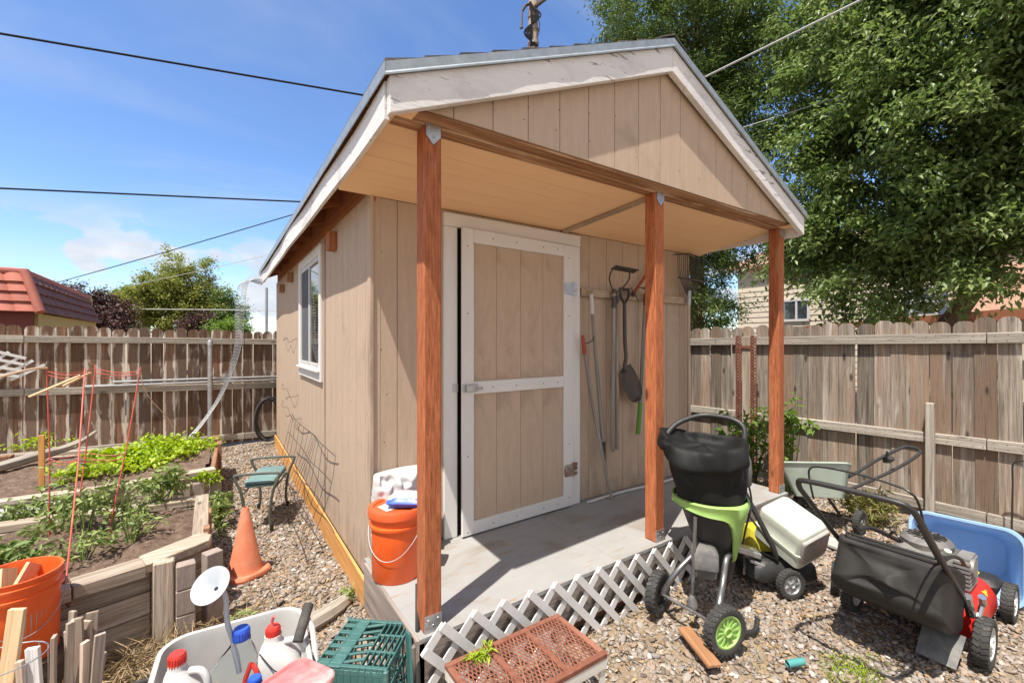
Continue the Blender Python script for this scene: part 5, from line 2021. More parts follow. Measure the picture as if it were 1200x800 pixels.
# ------------------------------------------------------------------ wheels
def wheel(parent, c, axis, R, wd, tyre, hub, spokes=0, hubR=.62):
    """tyre part with tread, rim as its sub-part; axis points to the outer face"""
    c, ax_ = Vector(c), Vector(axis).normalized()
    h = wd / 2
    mb = MB()
    mb.lathe([(R * hubR, -h * .8), (R * .80, -h), (R * .95, -h * .92), (R * .985, -h * .7), (R * .985, h * .7), (R * .95, h * .92), (R * .80, h), (R * hubR, h * .8)], c, ax_, 36)
    x, y, z = basis(ax_)
    for k in range(26):
        a = 2 * math.pi * k / 26
        rad = x * math.cos(a) + y * math.sin(a)
        tan = z.cross(rad)
        for s in (-1, 1):
            o_ = c + rad * (R * .985) + z * (s * h * .48)
            Rm = Matrix((rad, (tan + z * .5 * s).normalized(), (z - tan * .5 * s).normalized())).transposed()
            mb.box(o_, (R * .055, R * .13, h * .86), Rm)
    t = mb.build('wheel', tyre, parent, smooth=True)
    mb = MB()
    mb.lathe([(.0001, h * .55), (R * .12, h * .55), (R * .16, h * .95), (R * .2, h * .95), (R * .22, h * .35), (R * hubR * .86, h * .45), (R * hubR * .93, h * .85), (R * hubR * 1.02, h * .82), (R * hubR * 1.02, -h * .82), (R * hubR * .9, -h * .85), (R * hubR * .8, -h * .3), (.0001, -h * .3)], c, ax_, 36)
    for k in range(spokes):
        a = 2 * math.pi * k / spokes
        rad = x * math.cos(a) + y * math.sin(a)
        mb.beam(c + rad * R * .14 + z * h * .50, c + rad * R * hubR * .95 + z * h * .50, R * .09, h * .35, z)
    mb.build('rim', hub, t, smooth=True)
    return t


# ------------------------------------------------------------------ garden shredder with collection bag
ch = thing('garden_shredder', 'black and lime-green garden shredder with a sagging black bag on top', 'shredder', (1.6, -.34, 0))
wheel(ch, (1.395, -.575, .105), (-.25, -1, 0), .118, .062, m['rubber'], m['green'], 12, .70)
wheel(ch, (1.395, -.165, .105), (-.25, 1, 0), .118, .062, m['rubber'], m['black'], 5, .66)
MB().tube([(1.395, -.575, .105), (1.395, -.165, .105)], .009, 8).build('axle', m['legtube'], ch)
MB().tube(catmull([(1.40, -.535, .115), (1.44, -.52, .20), (1.52, -.49, .25), (1.56, -.475, .29), (1.60, -.465, .36), (1.67, -.45, .375)], 5), .016, 10).build('leg', m['legtube'], ch, smooth=True)
MB().tube(catmull([(1.40, -.195, .11), (1.42, -.235, .20), (1.46, -.26, .26), (1.53, -.28, .31), (1.63, -.29, .36)], 5), .016, 10).build('leg', m['legtube'], ch, smooth=True)
MB().tube(catmull([(1.75, -.56, .03), (1.68, -.58, .0), (1.60, -.56, .01), (1.56, -.50, .04)], 4), .013, 8).build('foot', m['black'], ch, smooth=True)
MB().tube([(1.455, -.37, .60), (1.45, -.365, .40), (1.44, -.36, .14)], .010, 8).build('strut', m['legtube'], ch, smooth=True)
MB().lathe([(.0001, .05), (.012, .045), (.03, .0), (.03, -.02), (.0001, -.02)], (1.44, -.36, .12), (0, 0, 1), 14).build('strut_foot', m['legtube'], ch, smooth=True)
body = MB()
rings = []
fwd = Vector((.85, .5, 0)).normalized()
for z, cxx, cyy, a, b, r in ((.20, 1.72, -.35, .15, .14, .05), (.30, 1.71, -.35, .19, .18, .06), (.40, 1.70, -.345, .22, .20, .07), (.46, 1.675, -.34, .27, .24, .07), (.58, 1.66, -.335, .33, .30, .10), (.65, 1.655, -.33, .36, .34, .14), (.655, 1.655, -.33, .32, .30, .12)):
    rings.append(rrect((cxx, cyy, z), Vector((.57, -.82, 0)), Vector((.82, .57, 0)), b, a, r, 6))
body.loft(rings)
body.build('hopper_body', m['black'], ch, smooth=True)
mo = MB()
mo.loft([rrect((1.535, -.375, z), Vector((.62, -.78, 0)).normalized(), Vector((.78, .62, 0)).normalized(), a, b, .018, 4) for z, a, b in ((.255, .085, .10), (.27, .115, .13), (.31, .125, .135), (.315, .135, .145), (.40, .135, .145), (.425, .10, .12), (.43, .06, .08))])
mo.build('motor_housing', m['motor'], ch, smooth=True)
# lime-green collar that sweeps down the right side
gr = MB()
rings = []
nseg = 40
for k in range(nseg + 1):
    a = 2 * math.pi * k / nseg
    d = Vector((.57 * math.cos(a) + .82 * math.sin(a), -.82 * math.cos(a) + .57 * math.sin(a), 0))   # a=0: right in view, a=-90deg: towards camera
    rx = .2
    p = Vector((1.655, -.33, 0)) + d * rx
    right = max(0, math.cos(a))
    low = .638 - .31 * max(0, math.cos(a + .36)) ** 9 - .035 * max(0, math.cos(a + 1.2)) ** 2
    zhi = .675
    rg = []
    for f, bulge in ((0, 0), (.1, .012), (.4, .006), (.7, .004), (.95, .012), (1, 0)):
        z = zhi + (low - zhi) * f
        taper = max(0, .655 - z) * .22
        rg.append(p + d * (bulge - taper) + Vector((0, 0, z)))
    rings.append(rg)
gr.loft(rings, False, False, False)
gr.build('green_collar', m['green'], ch, smooth=True, solid=.006)
bagm = MB()
rings = []
K = 44


def bag_ring(z, a, b, cxy, sag, ph, wr):
    rg = []
    for k in range(K):
        t = 2 * math.pi * k / K
        c_, s_2 = math.cos(t), math.sin(t)
        e = 2.6
        r = (abs(c_) ** e + abs(s_2) ** e) ** (-1 / e)
        w1 = 1 + wr * 1.1 * mnoise.noise(Vector((c_ * 1.6, s_2 * 1.6, z * 5 + ph))) + wr * .7 * mnoise.noise(Vector((c_ * 4.2, s_2 * 4.2, z * 9 + ph))) + wr * .16 * math.sin(9 * t + z * 14) * (mnoise.noise(Vector((c_, s_2, ph))) + .6)
        u_, v_ = a * r * c_ * w1, b * r * s_2 * w1
        zz = z + sag * (math.cos(t * 2 + .6) * .5 + .5 * math.sin(t - .5)) + .02 * wr * 3 * mnoise.noise(Vector((c_ * 2, s_2 * 2, ph + 4)))
        rg.append(Vector((cxy[0] + .57 * u_ + .82 * v_, cxy[1] - .82 * u_ + .57 * v_, zz)))
    return rg


for z, a, b, cc, sag, wr in ((.640, .170, .165, (1.655, -.33), .0, .02), (.66, .185, .180, (1.655, -.33), .0, .03), (.70, .190, .185, (1.655, -.33), .002, .10), (.74, .197, .19, (1.655, -.325), .004, .15), (.78, .203, .195, (1.652, -.32), .006, .19), (.82, .210, .200, (1.65, -.315), .008, .20), (.872, .212, .200, (1.645, -.31), .022, .12), (.885, .206, .195, (1.645, -.31), .03, .12),
                             (.890, .238, .226, (1.635, -.31), .04, .14), (.915, .244, .232, (1.63, -.305), .045, .22), (.95, .238, .228, (1.635, -.30), .03, .24), (.985, .240, .230, (1.635, -.295), .035, .26), (1.008, .228, .218, (1.635, -.29), .035, .26), (1.0, .205, .195, (1.64, -.29), .03, .26),
                             (.955, .185, .175, (1.65, -.29), .02, .1), (.93, .14, .13, (1.655, -.30), .02, .15), (.95, .07, .065, (1.66, -.29), .02, .2), (.965, .01, .01, (1.66, -.29), .0, .2)):
    rings.append(bag_ring(z, a, b, cc, sag, 1.7, wr))
bagm.loft(rings)
bagm.build('collection_bag', m['bagfab'], ch, smooth='all', subsurf=1)
MB().tube(catmull([(1.56, -.07, .90), (1.60, -.075, .99), (1.68, -.10, 1.06), (1.80, -.17, 1.105), (1.85, -.27, 1.11), (1.87, -.37, 1.095), (1.865, -.425, 1.05), (1.83, -.435, .95), (1.81, -.44, .80), (1.80, -.43, .66)], 5), .0165, 10).build('handle', m['black'], ch, smooth=True)
mb = MB()
mb.loft([rrect((1.845, -.455, z), (.57, -.82, 0), (.82, .57, 0), a, b, .015, 4) for z, a, b in ((.72, .02, .03), (.74, .04, .06), (.82, .045, .065), (.88, .035, .05), (.90, .02, .03))])
mb.build('switch_box', m['motor'], ch, smooth=True)
MB().tube(catmull([(1.845, -.46, .74), (1.86, -.47, .62), (1.80, -.47, .50), (1.78, -.46, .40)], 5), .006, 6).build('power_cable', m['black'], ch, smooth=True)

# ------------------------------------------------------------------ small mower with pale hard box
mm = thing('lawn_mower', 'small dark mower with a pale sage hard box tipped over behind it', 'mower', (2.35, -.45, 0))
A4 = [Vector(p) for p in ((2.433, -.364, .559), (2.389, -.636, .473), (2.158, -.661, .356), (2.186, -.379, .488))]
nn = (A4[1] - A4[0]).cross(A4[3] - A4[0]).normalized()
if nn.z > 0:
    nn = -nn
cc = sum(A4, Vector()) / 4
U4 = ((A4[1] - A4[0]) + (A4[2] - A4[3])).normalized()
V4 = nn.cross(U4).normalized()
wU = ((A4[1] - A4[0]).length + (A4[2] - A4[3]).length) / 2
wV = ((A4[3] - A4[0]).length + (A4[2] - A4[1]).length) / 2
mb = MB()
rings = []
for dpt, k in ((0, .90), (.006, .95), (.02, .985), (.06, 1.0), (.13, 1.03), (.134, 1.06), (.15, 1.06), (.154, 1.03), (.225, 1.05), (.232, 1.0)):
    rings.append(rrect(cc + nn * dpt, U4, V4, wU * k, wV * k, .035, 6))
mb.loft(rings)
gbx = mb.build('grass_box', m['greybox'], mm, smooth=True)
mb = MB()
ec = cc + U4 * (wU * .515) + nn * .11
rings = [rrect(ec + U4 * z, V4, nn, wV * .92 * k, .17 * k, .02, 5) for z, k in ((-.012, 1.), (.006, 1.0), (.012, .95))]
mb.loft(rings)
mb.build('box_end', m['endshade_tape'], gbx, smooth=True)
dkm = MB()
rings = [rrect((2.33, -.36, z), Vector((.8, -.6, 0)), Vector((.6, .8, 0)), a, b, .1, 6) for z, a, b in ((.05, .44, .34), (.07, .46, .36), (.13, .45, .34), (.17, .38, .28), (.175, .30, .2))]
dkm.loft(rings)
dkm.build('deck', m['black'], mm, smooth=True)
mb = MB()
mb.loft([rrect((2.36, -.28, z), Vector((.8, -.6, 0)), Vector((.6, .8, 0)), a, b, .05, 6) for z, a, b in ((.172, .24, .18), (.22, .25, .19), (.30, .20, .15), (.32, .12, .1))])
mb.build('motor_cover', m['yellow'], mm, smooth=True)
for p, ax_ in (((2.195, -.535, .075), (-.45, -1, 0)), ((2.52, -.66, .078), (.3, -1, 0)), ((2.12, -.16, .078), (-.8, .6, 0)), ((2.46, -.12, .078), (.6, .8, 0))):
    wheel(mm, p, ax_, .088, .045, m['rubber'], m['galv'], 7, .66)
MB().tube([(2.232, -.45, .10), (2.10, -.30, .18), (1.98, -.36, .12)], .008, 6).build('height_lever', m['chrome'], mm)
mb = MB()
mb.beam((2.10, -.33, .17), (2.20, -.44, .12), .05, .02)
mb.beam((2.05, -.26, .24), (2.16, -.36, .20), .09, .035)
mb.build('bracket', m['galv'], mm, bevel=.004)
MB().tube(catmull([(2.20, -.45, .20), (2.17, -.43, .30), (2.115, -.33, .53), (2.08, -.30, .62), (2.02, -.27, .72), (1.98, -.24, .86)], 5), .0165, 8).build('handle_bar', m['blackmetal'], mm, smooth=True)
MB().tube(catmull([(2.28, -.12, .20), (2.18, -.1, .40), (2.10, -.06, .62), (2.02, -.02, .84)], 5), .0125, 8).build('handle_bar', m['blackmetal'], mm, smooth=True)
MB().tube(catmull([(1.98, -.24, .86), (1.97, -.20, .90), (1.99, -.08, .895), (2.02, -.02, .84)], 4), .014, 8).build('grip', m['black'], mm, smooth=True)
MB().tube(catmull([(2.10, -.30, .60), (2.06, -.33, .50), (2.12, -.40, .36), (2.2, -.42, .26)], 5), .006, 6).build('cable', m['black'], mm, smooth=True)

# ------------------------------------------------------------------ red mower with bag
mw = thing('lawn_mower', 'red lawn mower with black fabric grass bag and long folded-back handle', 'mower', (2.6, -1.06, 0))
yR, yL = -1.335, -.79
wheel(mw, (2.40, yR, .092), (0, -1, 0), .116, .06, m['rubber'], m['whitepl'], 5, .66)
wheel(mw, (2.40, yL, .092), (0, 1, 0), .116, .06, m['rubber'], m['whitepl'], 5, .66)
wheel(mw, (3.02, yR, .085), (0, -1, 0), .104, .055, m['rubber'], m['whitepl'], 5, .66)
wheel(mw, (3.02, yL, .085), (0, 1, 0), .104, .055, m['rubber'], m['whitepl'], 5, .66)
dkm = MB()
rings = []
for z, x0_, x1_, b, r in ((.05, 2.40, 3.06, .47, .14), (.08, 2.39, 3.07, .48, .15), (.14, 2.40, 3.05, .475, .15), (.19, 2.42, 3.00, .44, .14), (.225, 2.46, 2.93, .38, .12), (.24, 2.50, 2.86, .30, .1)):
    rings.append(rrect(((x0_ + x1_) / 2, -1.0625, z), (1, 0, 0), (0, 1, 0), x1_ - x0_, b, r, 8))
dkm.loft(rings)
dkm.build('deck', m['mowred'], mw, smooth=True)
mb = MB()
mb.prism([(2.72, -1.295, .19), (2.98, -1.24, .205), (3.0, -1.20, .215), (2.74, -1.25, .215)], (0, .01, .008))
mb.build('yellow_decal', m['yellow'], mw)
MB().loft([rrect((2.96, -1.25, z), (1, 0, 0), (0, 1, 0), a, b, .03, 5) for z, a, b in ((.14, .15, .10), (.19, .17, .12), (.215, .12, .09))]).build('wheel_guard', m['black'], mw, smooth=True)
en = MB()
en.loft([rrect((2.66, -1.06, z), (1, 0, 0), (0, 1, 0), a, b, .05, 6) for z, a, b in ((.235, .24, .24), (.30, .26, .26), (.35, .27, .27), (.39, .25, .25), (.41, .2, .2))])
en.lathe([(.115, .40), (.118, .43), (.10, .452), (.085, .455), (.08, .44), (.03, .445), (.0001, .446)], (2.66, -1.06, 0), (0, 0, 1), 28)
en.build('engine', m['motor'], mw, smooth=True)
mb = MB()
for k in range(14):
    a = 2 * math.pi * k / 14
    mb.beam((2.66 + .03 * math.cos(a), -1.06 + .03 * math.sin(a), .456), (2.66 + .088 * math.cos(a), -1.06 + .088 * math.sin(a), .456), .006, .005)
mb.build('starter_grille', m['black'], mw)
mb = MB()
for k in range(7):
    mb.bx(2.56, 2.74, -1.255, -1.19, .25 + .022 * k, .262 + .022 * k)
mb.bx(2.58, 2.72, -1.25, -1.195, .24, .41)
mb.lathe([(.045, -.03), (.048, 0), (.045, .03), (.0001, .032)], (2.62, -1.235, .36), (0, -1, 0), 20)
mb.build('cylinder_fins', m['engine'], mw, smooth=True)
MB().loft([rrect((2.80, -1.10, z), (1, 0, 0), (0, 1, 0), a, b, .02, 4) for z, a, b in ((.25, .12, .16), (.33, .13, .17), (.36, .10, .14))]).build('fuel_tank', m['black'], mw, smooth=True)
MB().tube([(2.50, -1.15, .33), (2.46, -1.19, .47)], [.012, .016], 8).build('filler_cap', m['greybox'], mw, smooth=True)
hd = []
for y in (yR + .06, yL - .05):
    hd.append([(2.44, y, .20), (2.36, y, .27), (2.0, y, .545), (1.66, y, .815)])
h1, h2 = hd
path = catmull(h1, 4) + catmull([(1.60, h1[0][1], .862), (1.555, h1[0][1] + .012, .905), (1.535, h1[0][1] + .05, .925), (1.532, -1.06, .93), (1.535, h2[0][1] - .05, .925), (1.555, h2[0][1] - .012, .905), (1.60, h2[0][1], .862)], 5) + list(reversed(catmull(h2, 4)))
MB().tube(path, .0125, 10).build('handle', m['blackmetal'], mw, smooth=True)
ya_, yb_ = h1[0][1] + .006, h2[0][1] - .006
MB().tube(catmull([(1.70, ya_, .80), (1.64, ya_, .90), (1.595, ya_ + .01, .955), (1.60, ya_ + .06, .975), (1.625, -1.06, .985), (1.655, yb_ - .06, .975), (1.66, yb_ - .01, .95), (1.69, yb_, .88), (1.73, yb_, .79)], 5), .0048, 7).build('control_bail', m['blackmetal'], mw, smooth=True)
MB().tube(catmull([(1.66, h1[0][1] + .02, .82), (1.85, h1[0][1] + .03, .69), (2.2, h1[0][1] + .03, .42), (2.5, -1.18, .36)], 5), .004, 6).build('control_cable', m['black'], mw, smooth=True)
MB().tube([(2.40, h1[0][1] - .01, .20), (2.32, h1[0][1] - .01, .32)], .02, 8).build('handle_bracket', m['chrome'], mw, smooth=True)
mb = MB()
mb.tube([(2.36, h1[0][1] - .03, .12), (2.43, h1[0][1] - .045, .26)], .012, 8)
mb.tube([(2.43, h1[0][1] - .045, .26), (2.40, h1[0][1] - .05, .31)], .016, 8)
mb.build('height_lever', m['chrome'], mw, smooth=True)
mb = MB()
mb.prism([(2.33, -1.28, .10), (2.33, -1.12, .10), (2.20, -1.12, -.005), (2.20, -1.27, -.005)], (.012, 0, .006))
mb.build('rear_flap', m['motor'], mw)
bg_ = MB()
rings = []
for x, z0, z1, b, dr in ((1.965, .36, .555, .37, .0), (1.98, .31, .575, .40, .0), (2.04, .275, .57, .415, .0), (2.13, .215, .545, .42, .02), (2.23, .18, .51, .415, .02), (2.32, .15, .46, .41, .0), (2.40, .14, .40, .40, 0), (2.42, .20, .38, .36, 0)):
    rg = rrect((x, -1.06, (z0 + z1) / 2 - .02), (0, 1, 0), (0, 0, 1), b, (z1 - z0), .028, 9)
    rg2 = []
    for p in rg:
        q = (p.z - z0) / (z1 - z0)
        nz = 1.5 * mnoise.noise(Vector((p.x * 5.0, p.y * 5.5, p.z * 7.5)))
        nf_ = mnoise.noise(Vector((p.x * 10.0, p.y * 9, p.z * 9 + 3)))
        p = p + Vector((-.02 * (1 - q) * (x < 2) + .016 * nz + .007 * nf_, (.03 * nz + .012 * nf_) * (1 if p.y < -1.06 else -1), -.02 * (1 - q) * (1 + nz) - dr * (q > .9) * .3))
        rg2.append(p)
    rings.append(rg2)
r0 = rings[0]
c_ = sum(r0, Vector()) / len(r0)
inner_ = []
for q in (.03, .2, .38, .56, .74, .88):
    rr = []
    for p in r0:
        p2 = c_.lerp(p, q)
        nz = mnoise.noise(Vector((p2.y * 7, p2.z * 8, 1.7))) + .5 * mnoise.noise(Vector((p2.y * 16, p2.z * 11, 4.)))
        crease = -.022 * math.exp(-((p2.y + 1.13 - .25 * (p2.z - .45)) / .018) ** 2)
        p2 = p2 + Vector((-.012 * (1 - q ** 3) + .062 * nz * (1 - q ** 4) - crease, 0, 0))
        rr.append(p2)
    inner_.append(rr)
bg_.loft(inner_ + rings)
gb = bg_.build('grass_bag', m['mowfab'], mw, smooth='all', subsurf=2)
MB().tube(catmull([(2.02, -1.265, .575), (2.15, -1.268, .555), (2.30, -1.268, .50), (2.40, -1.262, .44)], 4), .009, 8).build('bag_frame', m['black'], gb, smooth=True)
MB().tube(catmull([(2.06, -.93, .585), (2.2, -.94, .565), (2.42, -1.0, .46)], 4), .012, 8).build('bag_frame', m['black'], gb, smooth=True)
MB().tube([(2.05, -1.26, .578), (1.985, -1.24, .578), (1.98, -.90, .58), (2.06, -.87, .578)], .007, 8).build('bag_frame', m['black'], gb, smooth=True)
MB().tube(catmull([(2.09, -1.10, .575), (2.09, -1.08, .60), (2.13, -1.05, .60), (2.14, -1.03, .565)], 4), .006, 6).build('bag_handle', m['black'], gb, smooth=True)

# ------------------------------------------------------------------ spreader behind the post
sp = thing('seed_spreader', 'sage-green hopper spreader with black looped handle leaning by the right fence', 'spreader', (3.65, -.15, 0))
hp_ = MB()
c0 = Vector((3.62, -.10, .50))
Uh = Vector((.25, -.94, .16)).normalized()
Nh = Vector((.22, .22, .94)).normalized()
Vh = Nh.cross(Uh).normalized()
rings = []
for dpt, a, b, r in ((-.005, .50, .34, .05), (.0, .53, .37, .05), (.008, .53, .37, .05), (.012, .50, .34, .05), (.10, .46, .26, .05), (.20, .40, .16, .04), (.28, .34, .09, .03), (.285, .30, .05, .02)):
    rings.append(rrect(c0 - Nh * dpt, Uh, Vh, a, b, r, 6))
inner = [rrect(c0 - Nh * d_, Uh, Vh, a, b, .05, 6) for d_, a, b in ((.24, .32, .05), (.10, .43, .23), (.0, .485, .325))]
hp_.loft(inner + rings)
hp_.build('hopper', m['sage'], sp, smooth=True)
for sy in (-1, 1):
    c = Vector((3.66, -.19 + sy * .23, .085))
    wheel(sp, c, (0, sy, 0), .095, .05, m['rubber'], m['motor'], 6, .66)
MB().tube([(3.66, -.42, .085), (3.66, .04, .085)], .009, 8).build('axle', m['blackmetal'], sp)
for dy in (-.10, .14):
    MB().tube([(3.66, -.19 + dy, .085), (3.60, -.10 + dy, .26)], .012, 8).build('leg', m['blackmetal'], sp, smooth=True)
MB().tube(catmull([(3.52, -.18, .36), (3.68, -.33, .43), (3.88, -.47, .575), (4.05, -.595, .685), (4.09, -.64, .69), (4.12, -.68, .675), (4.09, -.68, .63), (3.95, -.56, .50), (3.74, -.40, .37), (3.60, -.26, .27)], 5), .0135, 8).build('handle', m['blackmetal'], sp, smooth=True)
MB().box((3.93, -.535, .585), (.05, .10, .035), Matrix.Rotation(-.9, 3, 'Z') @ Matrix.Rotation(-.5, 3, 'X')).build('lever_box', m['black'], sp, bevel=.006)
MB().tube([(3.93, -.535, .60), (3.925, -.525, .655)], .009, 8).build('lever', m['black'], sp, smooth=True)

# ------------------------------------------------------------------ blue bin on its side
bb = thing('recycling_bin', 'light blue plastic bin lying on its side with its opening facing the shed', 'bin', (3.4, -1.1, 0))
mb = MB()
cB = Vector((3.20, -1.115, .205))
uB, vB = Vector((.12, -1, 0)).normalized(), Vector((.20, .024, 1)).normalized()
nB = Vector((1, .12, -.203)).normalized()
prof = [(.42, .32, .24, .06), (.415, .36, .27, .07), (.39, .38, .29, .08), (.06, .50, .425, .085), (.055, .53, .46, .09), (.0, .535, .465, .095), (-.004, .53, .46, .09), (-.002, .50, .43, .085), (.02, .485, .415, .08), (.38, .37, .28, .07), (.405, .34, .25, .06), (.406, .30, .22, .05)]
mb.loft([rrect(cB + nB * d_, uB, vB, a, b, r, 9) for d_, a, b, r in prof])
mb.build('bin_body', m['blue'], bb, smooth=True)
rb = MB()
for z in (-.06, .0, .06, .12):
    rb.bx(3.235, 3.28, -.865, -.85, .235 + z - .006, .235 + z + .006)
rb.bx(3.23, 3.24, -.865, -.847, .15, .38)
rb.build('grip_ribs', m['blue'], bb, bevel=.002)
# ------------------------------------------------------------------ rusty post, hook, odds and ends on the right
rp = thing('old_post', 'old wooden post flanked by rusty perforated steel strips before the right fence', 'post', (4.46, .92, 0))
MB().bx(4.41, 4.50, .87, .97, -.03, 1.64, 2).build('timber', m['timber'], rp, bevel=.004)
for yy in (.832, 1.008):
    mb = MB()
    pr = None
    for k in range(44):
        z = .0 + k * .0375
        for s in (1, -1):
            mb.beam((4.40, yy + s * .022, z), (4.40, yy - s * .022, z + .0375), .013, .006, (1, 0, 0))
    mb.bx(4.402, 4.408, yy - .034, yy - .022, 0, 1.64)
    mb.bx(4.402, 4.408, yy + .022, yy + .034, 0, 1.64)
    mb.build('steel_strip', m['rust'], rp)
mb = MB()
mb.bx(4.395, 4.400, .865, .975, .55, .60)
mb.bx(4.395, 4.400, .865, .975, 1.50, 1.53)
mb.build('strap', m['rust'], rp)
hk = MB()
hk.tube(catmull([(4.42, -1.16, .05), (4.43, -1.165, .45), (4.43, -1.165, .60), (4.43, -1.19, .645), (4.43, -1.25, .65), (4.43, -1.29, .62)], 5), .006, 6)
hk.tube([(4.43, -1.155, .62), (4.43, -1.26, .60)], .004, 6)
tag(hk.build('plant_hook', m['blackmetal'], base=(4.42, -1.16, 0)), 'thin black plant hook leaning on the fence at the right picture edge', 'hook')
o = MB().beam((1.355, -.365, .018), (1.235, -.62, .012), .075, .018, (0, 0, 1)).build('wood_scrap', m['scrapwood'], base=(1.3, -.49, 0), bevel=.004)
tag(o, 'orange-brown wood scrap lying on the gravel before the shredder', 'board')
o = MB().lathe([(.016, -.045), (.017, -.04), (.017, .04), (.016, .045), (.012, .045), (.012, -.045)], (1.585, -.825, .012), (.88, -.4, .03), 14).build('pipe_piece', m['tealpipe'], base=(1.585, -.825, 0), smooth=True)
tag(o, 'short teal pipe piece lying on the gravel at the front', 'pipe')
o = MB().beam((3.35, .05, .0), (3.2, -.6, .0), .16, .03, (0, 0, 1)).build('stepping_slab', m['concrete'], base=(3.3, -.3, -.03), bevel=.008)
tag(o, 'flat grey slab half sunk in gravel behind the pale mower box', 'slab')
o = MB().box((2.72, -.62, .01), (.16, .07, .05), Matrix.Rotation(.5, 3, 'Z')).build('broken_brick', m['scrapwood'], base=(2.72, -.62, -.02), bevel=.008)
tag(o, 'reddish brick piece on the gravel behind the black mower bag', 'brick')

# ------------------------------------------------------------------ neighbours' houses
hl = thing('tiled_house', 'neighbour house with steep red tiled roof behind the back fence at left', 'house', (-6, 11.5, 0))


def tile_face(P00, P10, P01, P11, rows, cols, amp, mat, parent, name):
    """P00-P10 bottom edge, P01-P11 top edge; courses of wavy tiles"""
    P00, P10, P01, P11 = map(Vector, (P00, P10, P01, P11))
    n = (P10 - P00).cross(P01 - P00).normalized()
    mb = MB()
    for r in range(rows):
        f0, f1 = r / rows, (r + 1.06) / rows
        a0, a1 = P00.lerp(P01, f0), P10.lerp(P11, f0)
        b0, b1 = P00.lerp(P01, min(f1, 1)), P10.lerp(P11, min(f1, 1))
        steps = cols * 8
        prev = None
        for i in range(cols):
            rings = []
            for k in range(9):
                t = (i + k / 8) / cols
                w_ = amp * (abs(math.sin(math.pi * k / 8)) ** .8)
                lo = a0.lerp(a1, t) + n * (w_ + .045) - Vector((0, 0, .012 * math.sin(math.pi * k / 8)))
                hi = b0.lerp(b1, t) + n * (w_ * .8 + .004)
                rings.append([lo - n * .03, lo, hi])
            mb.loft(rings, False, False, False)
    o = mb.build(name, mat, parent, smooth=True)
    return o


xr = -3.32
tile_face((-9.5, 9.0, 2.08), (xr, 9.0, 2.08), (-9.5, 9.23, 2.77), (xr - .23, 9.23, 2.77), 4, 24, .045, m['tilered'], hl, 'front_roof')
tile_face((xr, 9.0, 2.08), (xr, 13.7, 2.05), (xr - .23, 9.23, 2.77), (xr - .23, 13.7, 2.70), 4, 14, .03, m['tileshade'], hl, 'side_roof')
MB().tube([(xr + .03, 8.97, 2.08), (xr - .23, 9.23, 2.81)], .07, 10).build('hip_ridge', m['tilered'], hl, smooth=True)
MB().tube([(-9.5, 9.24, 2.79), (xr - .23, 9.23, 2.79), (xr - .23, 13.7, 2.72)], .06, 8).build('top_ridge', m['tilered'], hl, smooth=True)
MB().bx(-9.4, xr - .10, 9.10, 9.2, 0, 2.09).build('front_wall', m['wallred'], hl)
MB().bx(xr - .12, xr - .05, 9.201, 13.6, 0, 2.07).build('side_wall', m['wallyellow'], hl)
MB().bx(-9.4, xr - .24, 9.25, 13.6, 2.68, 2.74).build('flat_roof', m['shingle'], hl)
MB().bx(-9.4, xr - .13, 13.6, 13.7, 0, 2.69).build('back_wall', m['wallyellow'], hl)

XH = 18.0
hr = thing('beige_house', 'beige lap-sided neighbour house behind the right fence, half hidden by the tree', 'house', (19, 2, 0))
mb = MB()
z = .0
while z < 4.6:
    mb.prism([(XH, -12, z), (XH - .03, -12, z), (XH - .01, -12, z + .215), (XH, -12, z + .215)], (0, 20.5, 0))
    z += .216
mb.bx(XH, XH + .2, -12, 8.5, 0, 4.7)
mb.build('front_wall', m['beige'], hr)
MB().bx(XH + .2, 25, 8.4, 8.49, 0, 4.7).build('end_wall', m['beige'], hr)
MB().prism([(XH - .3, -12.3, 4.60), (XH + 4, -12.3, 6.2), (XH + 4, -12.3, 6.3), (XH - .3, -12.3, 4.74)], (0, 21.1, 0)).build('roof', m['terra'], hr)


def house_window(y0_, y1_, z0_, z1_, mull, trim, extra=None):
    f = MB()
    t_ = .09
    xa, xb = XH - .09, XH - .031
    f.bx(xa, xb, y0_, y1_, z1_ - t_, z1_)
    f.bx(xa, xb, y0_, y1_, z0_, z0_ + t_)
    f.bx(xa + .001, xb - .001, y0_, y0_ + t_, z0_ + t_, z1_ - t_)
    f.bx(xa + .001, xb - .001, y1_ - t_, y1_, z0_ + t_, z1_ - t_)
    if mull == 'v':
        for k in (1, 2):
            y_ = y0_ + (y1_ - y0_) * k / 3
            f.bx(xa + .01, xb - .004, y_ - .035, y_ + .035, z0_ + t_, z1_ - t_)
    else:
        f.bx(xa + .01, xb - .004, y0_ + t_, y1_ - t_, (z0_ + z1_) / 2 - .035, (z0_ + z1_) / 2 + .035)
    w_ = f.build('window', trim, hr)
    MB().bx(xb - .022, xb - .008, y0_ + t_ * .9, y1_ - t_ * .9, z0_ + t_ * .9, z1_ - t_ * .9).build('pane', m['pane'], w_)
    if extra:
        e = MB()
        e.bx(XH - .07, XH - .01, y0_ - .22, y0_ - .005, z0_ - .15, z1_ + .15)
        e.bx(XH - .07, XH - .01, y1_ + .005, y1_ + .13, z0_ - .15, z1_ + .15)
        e.bx(XH - .071, XH - .011, y0_ - .005, y1_ + .005, z0_ - .15, z0_ - .005)
        e.build('surround', extra, w_)


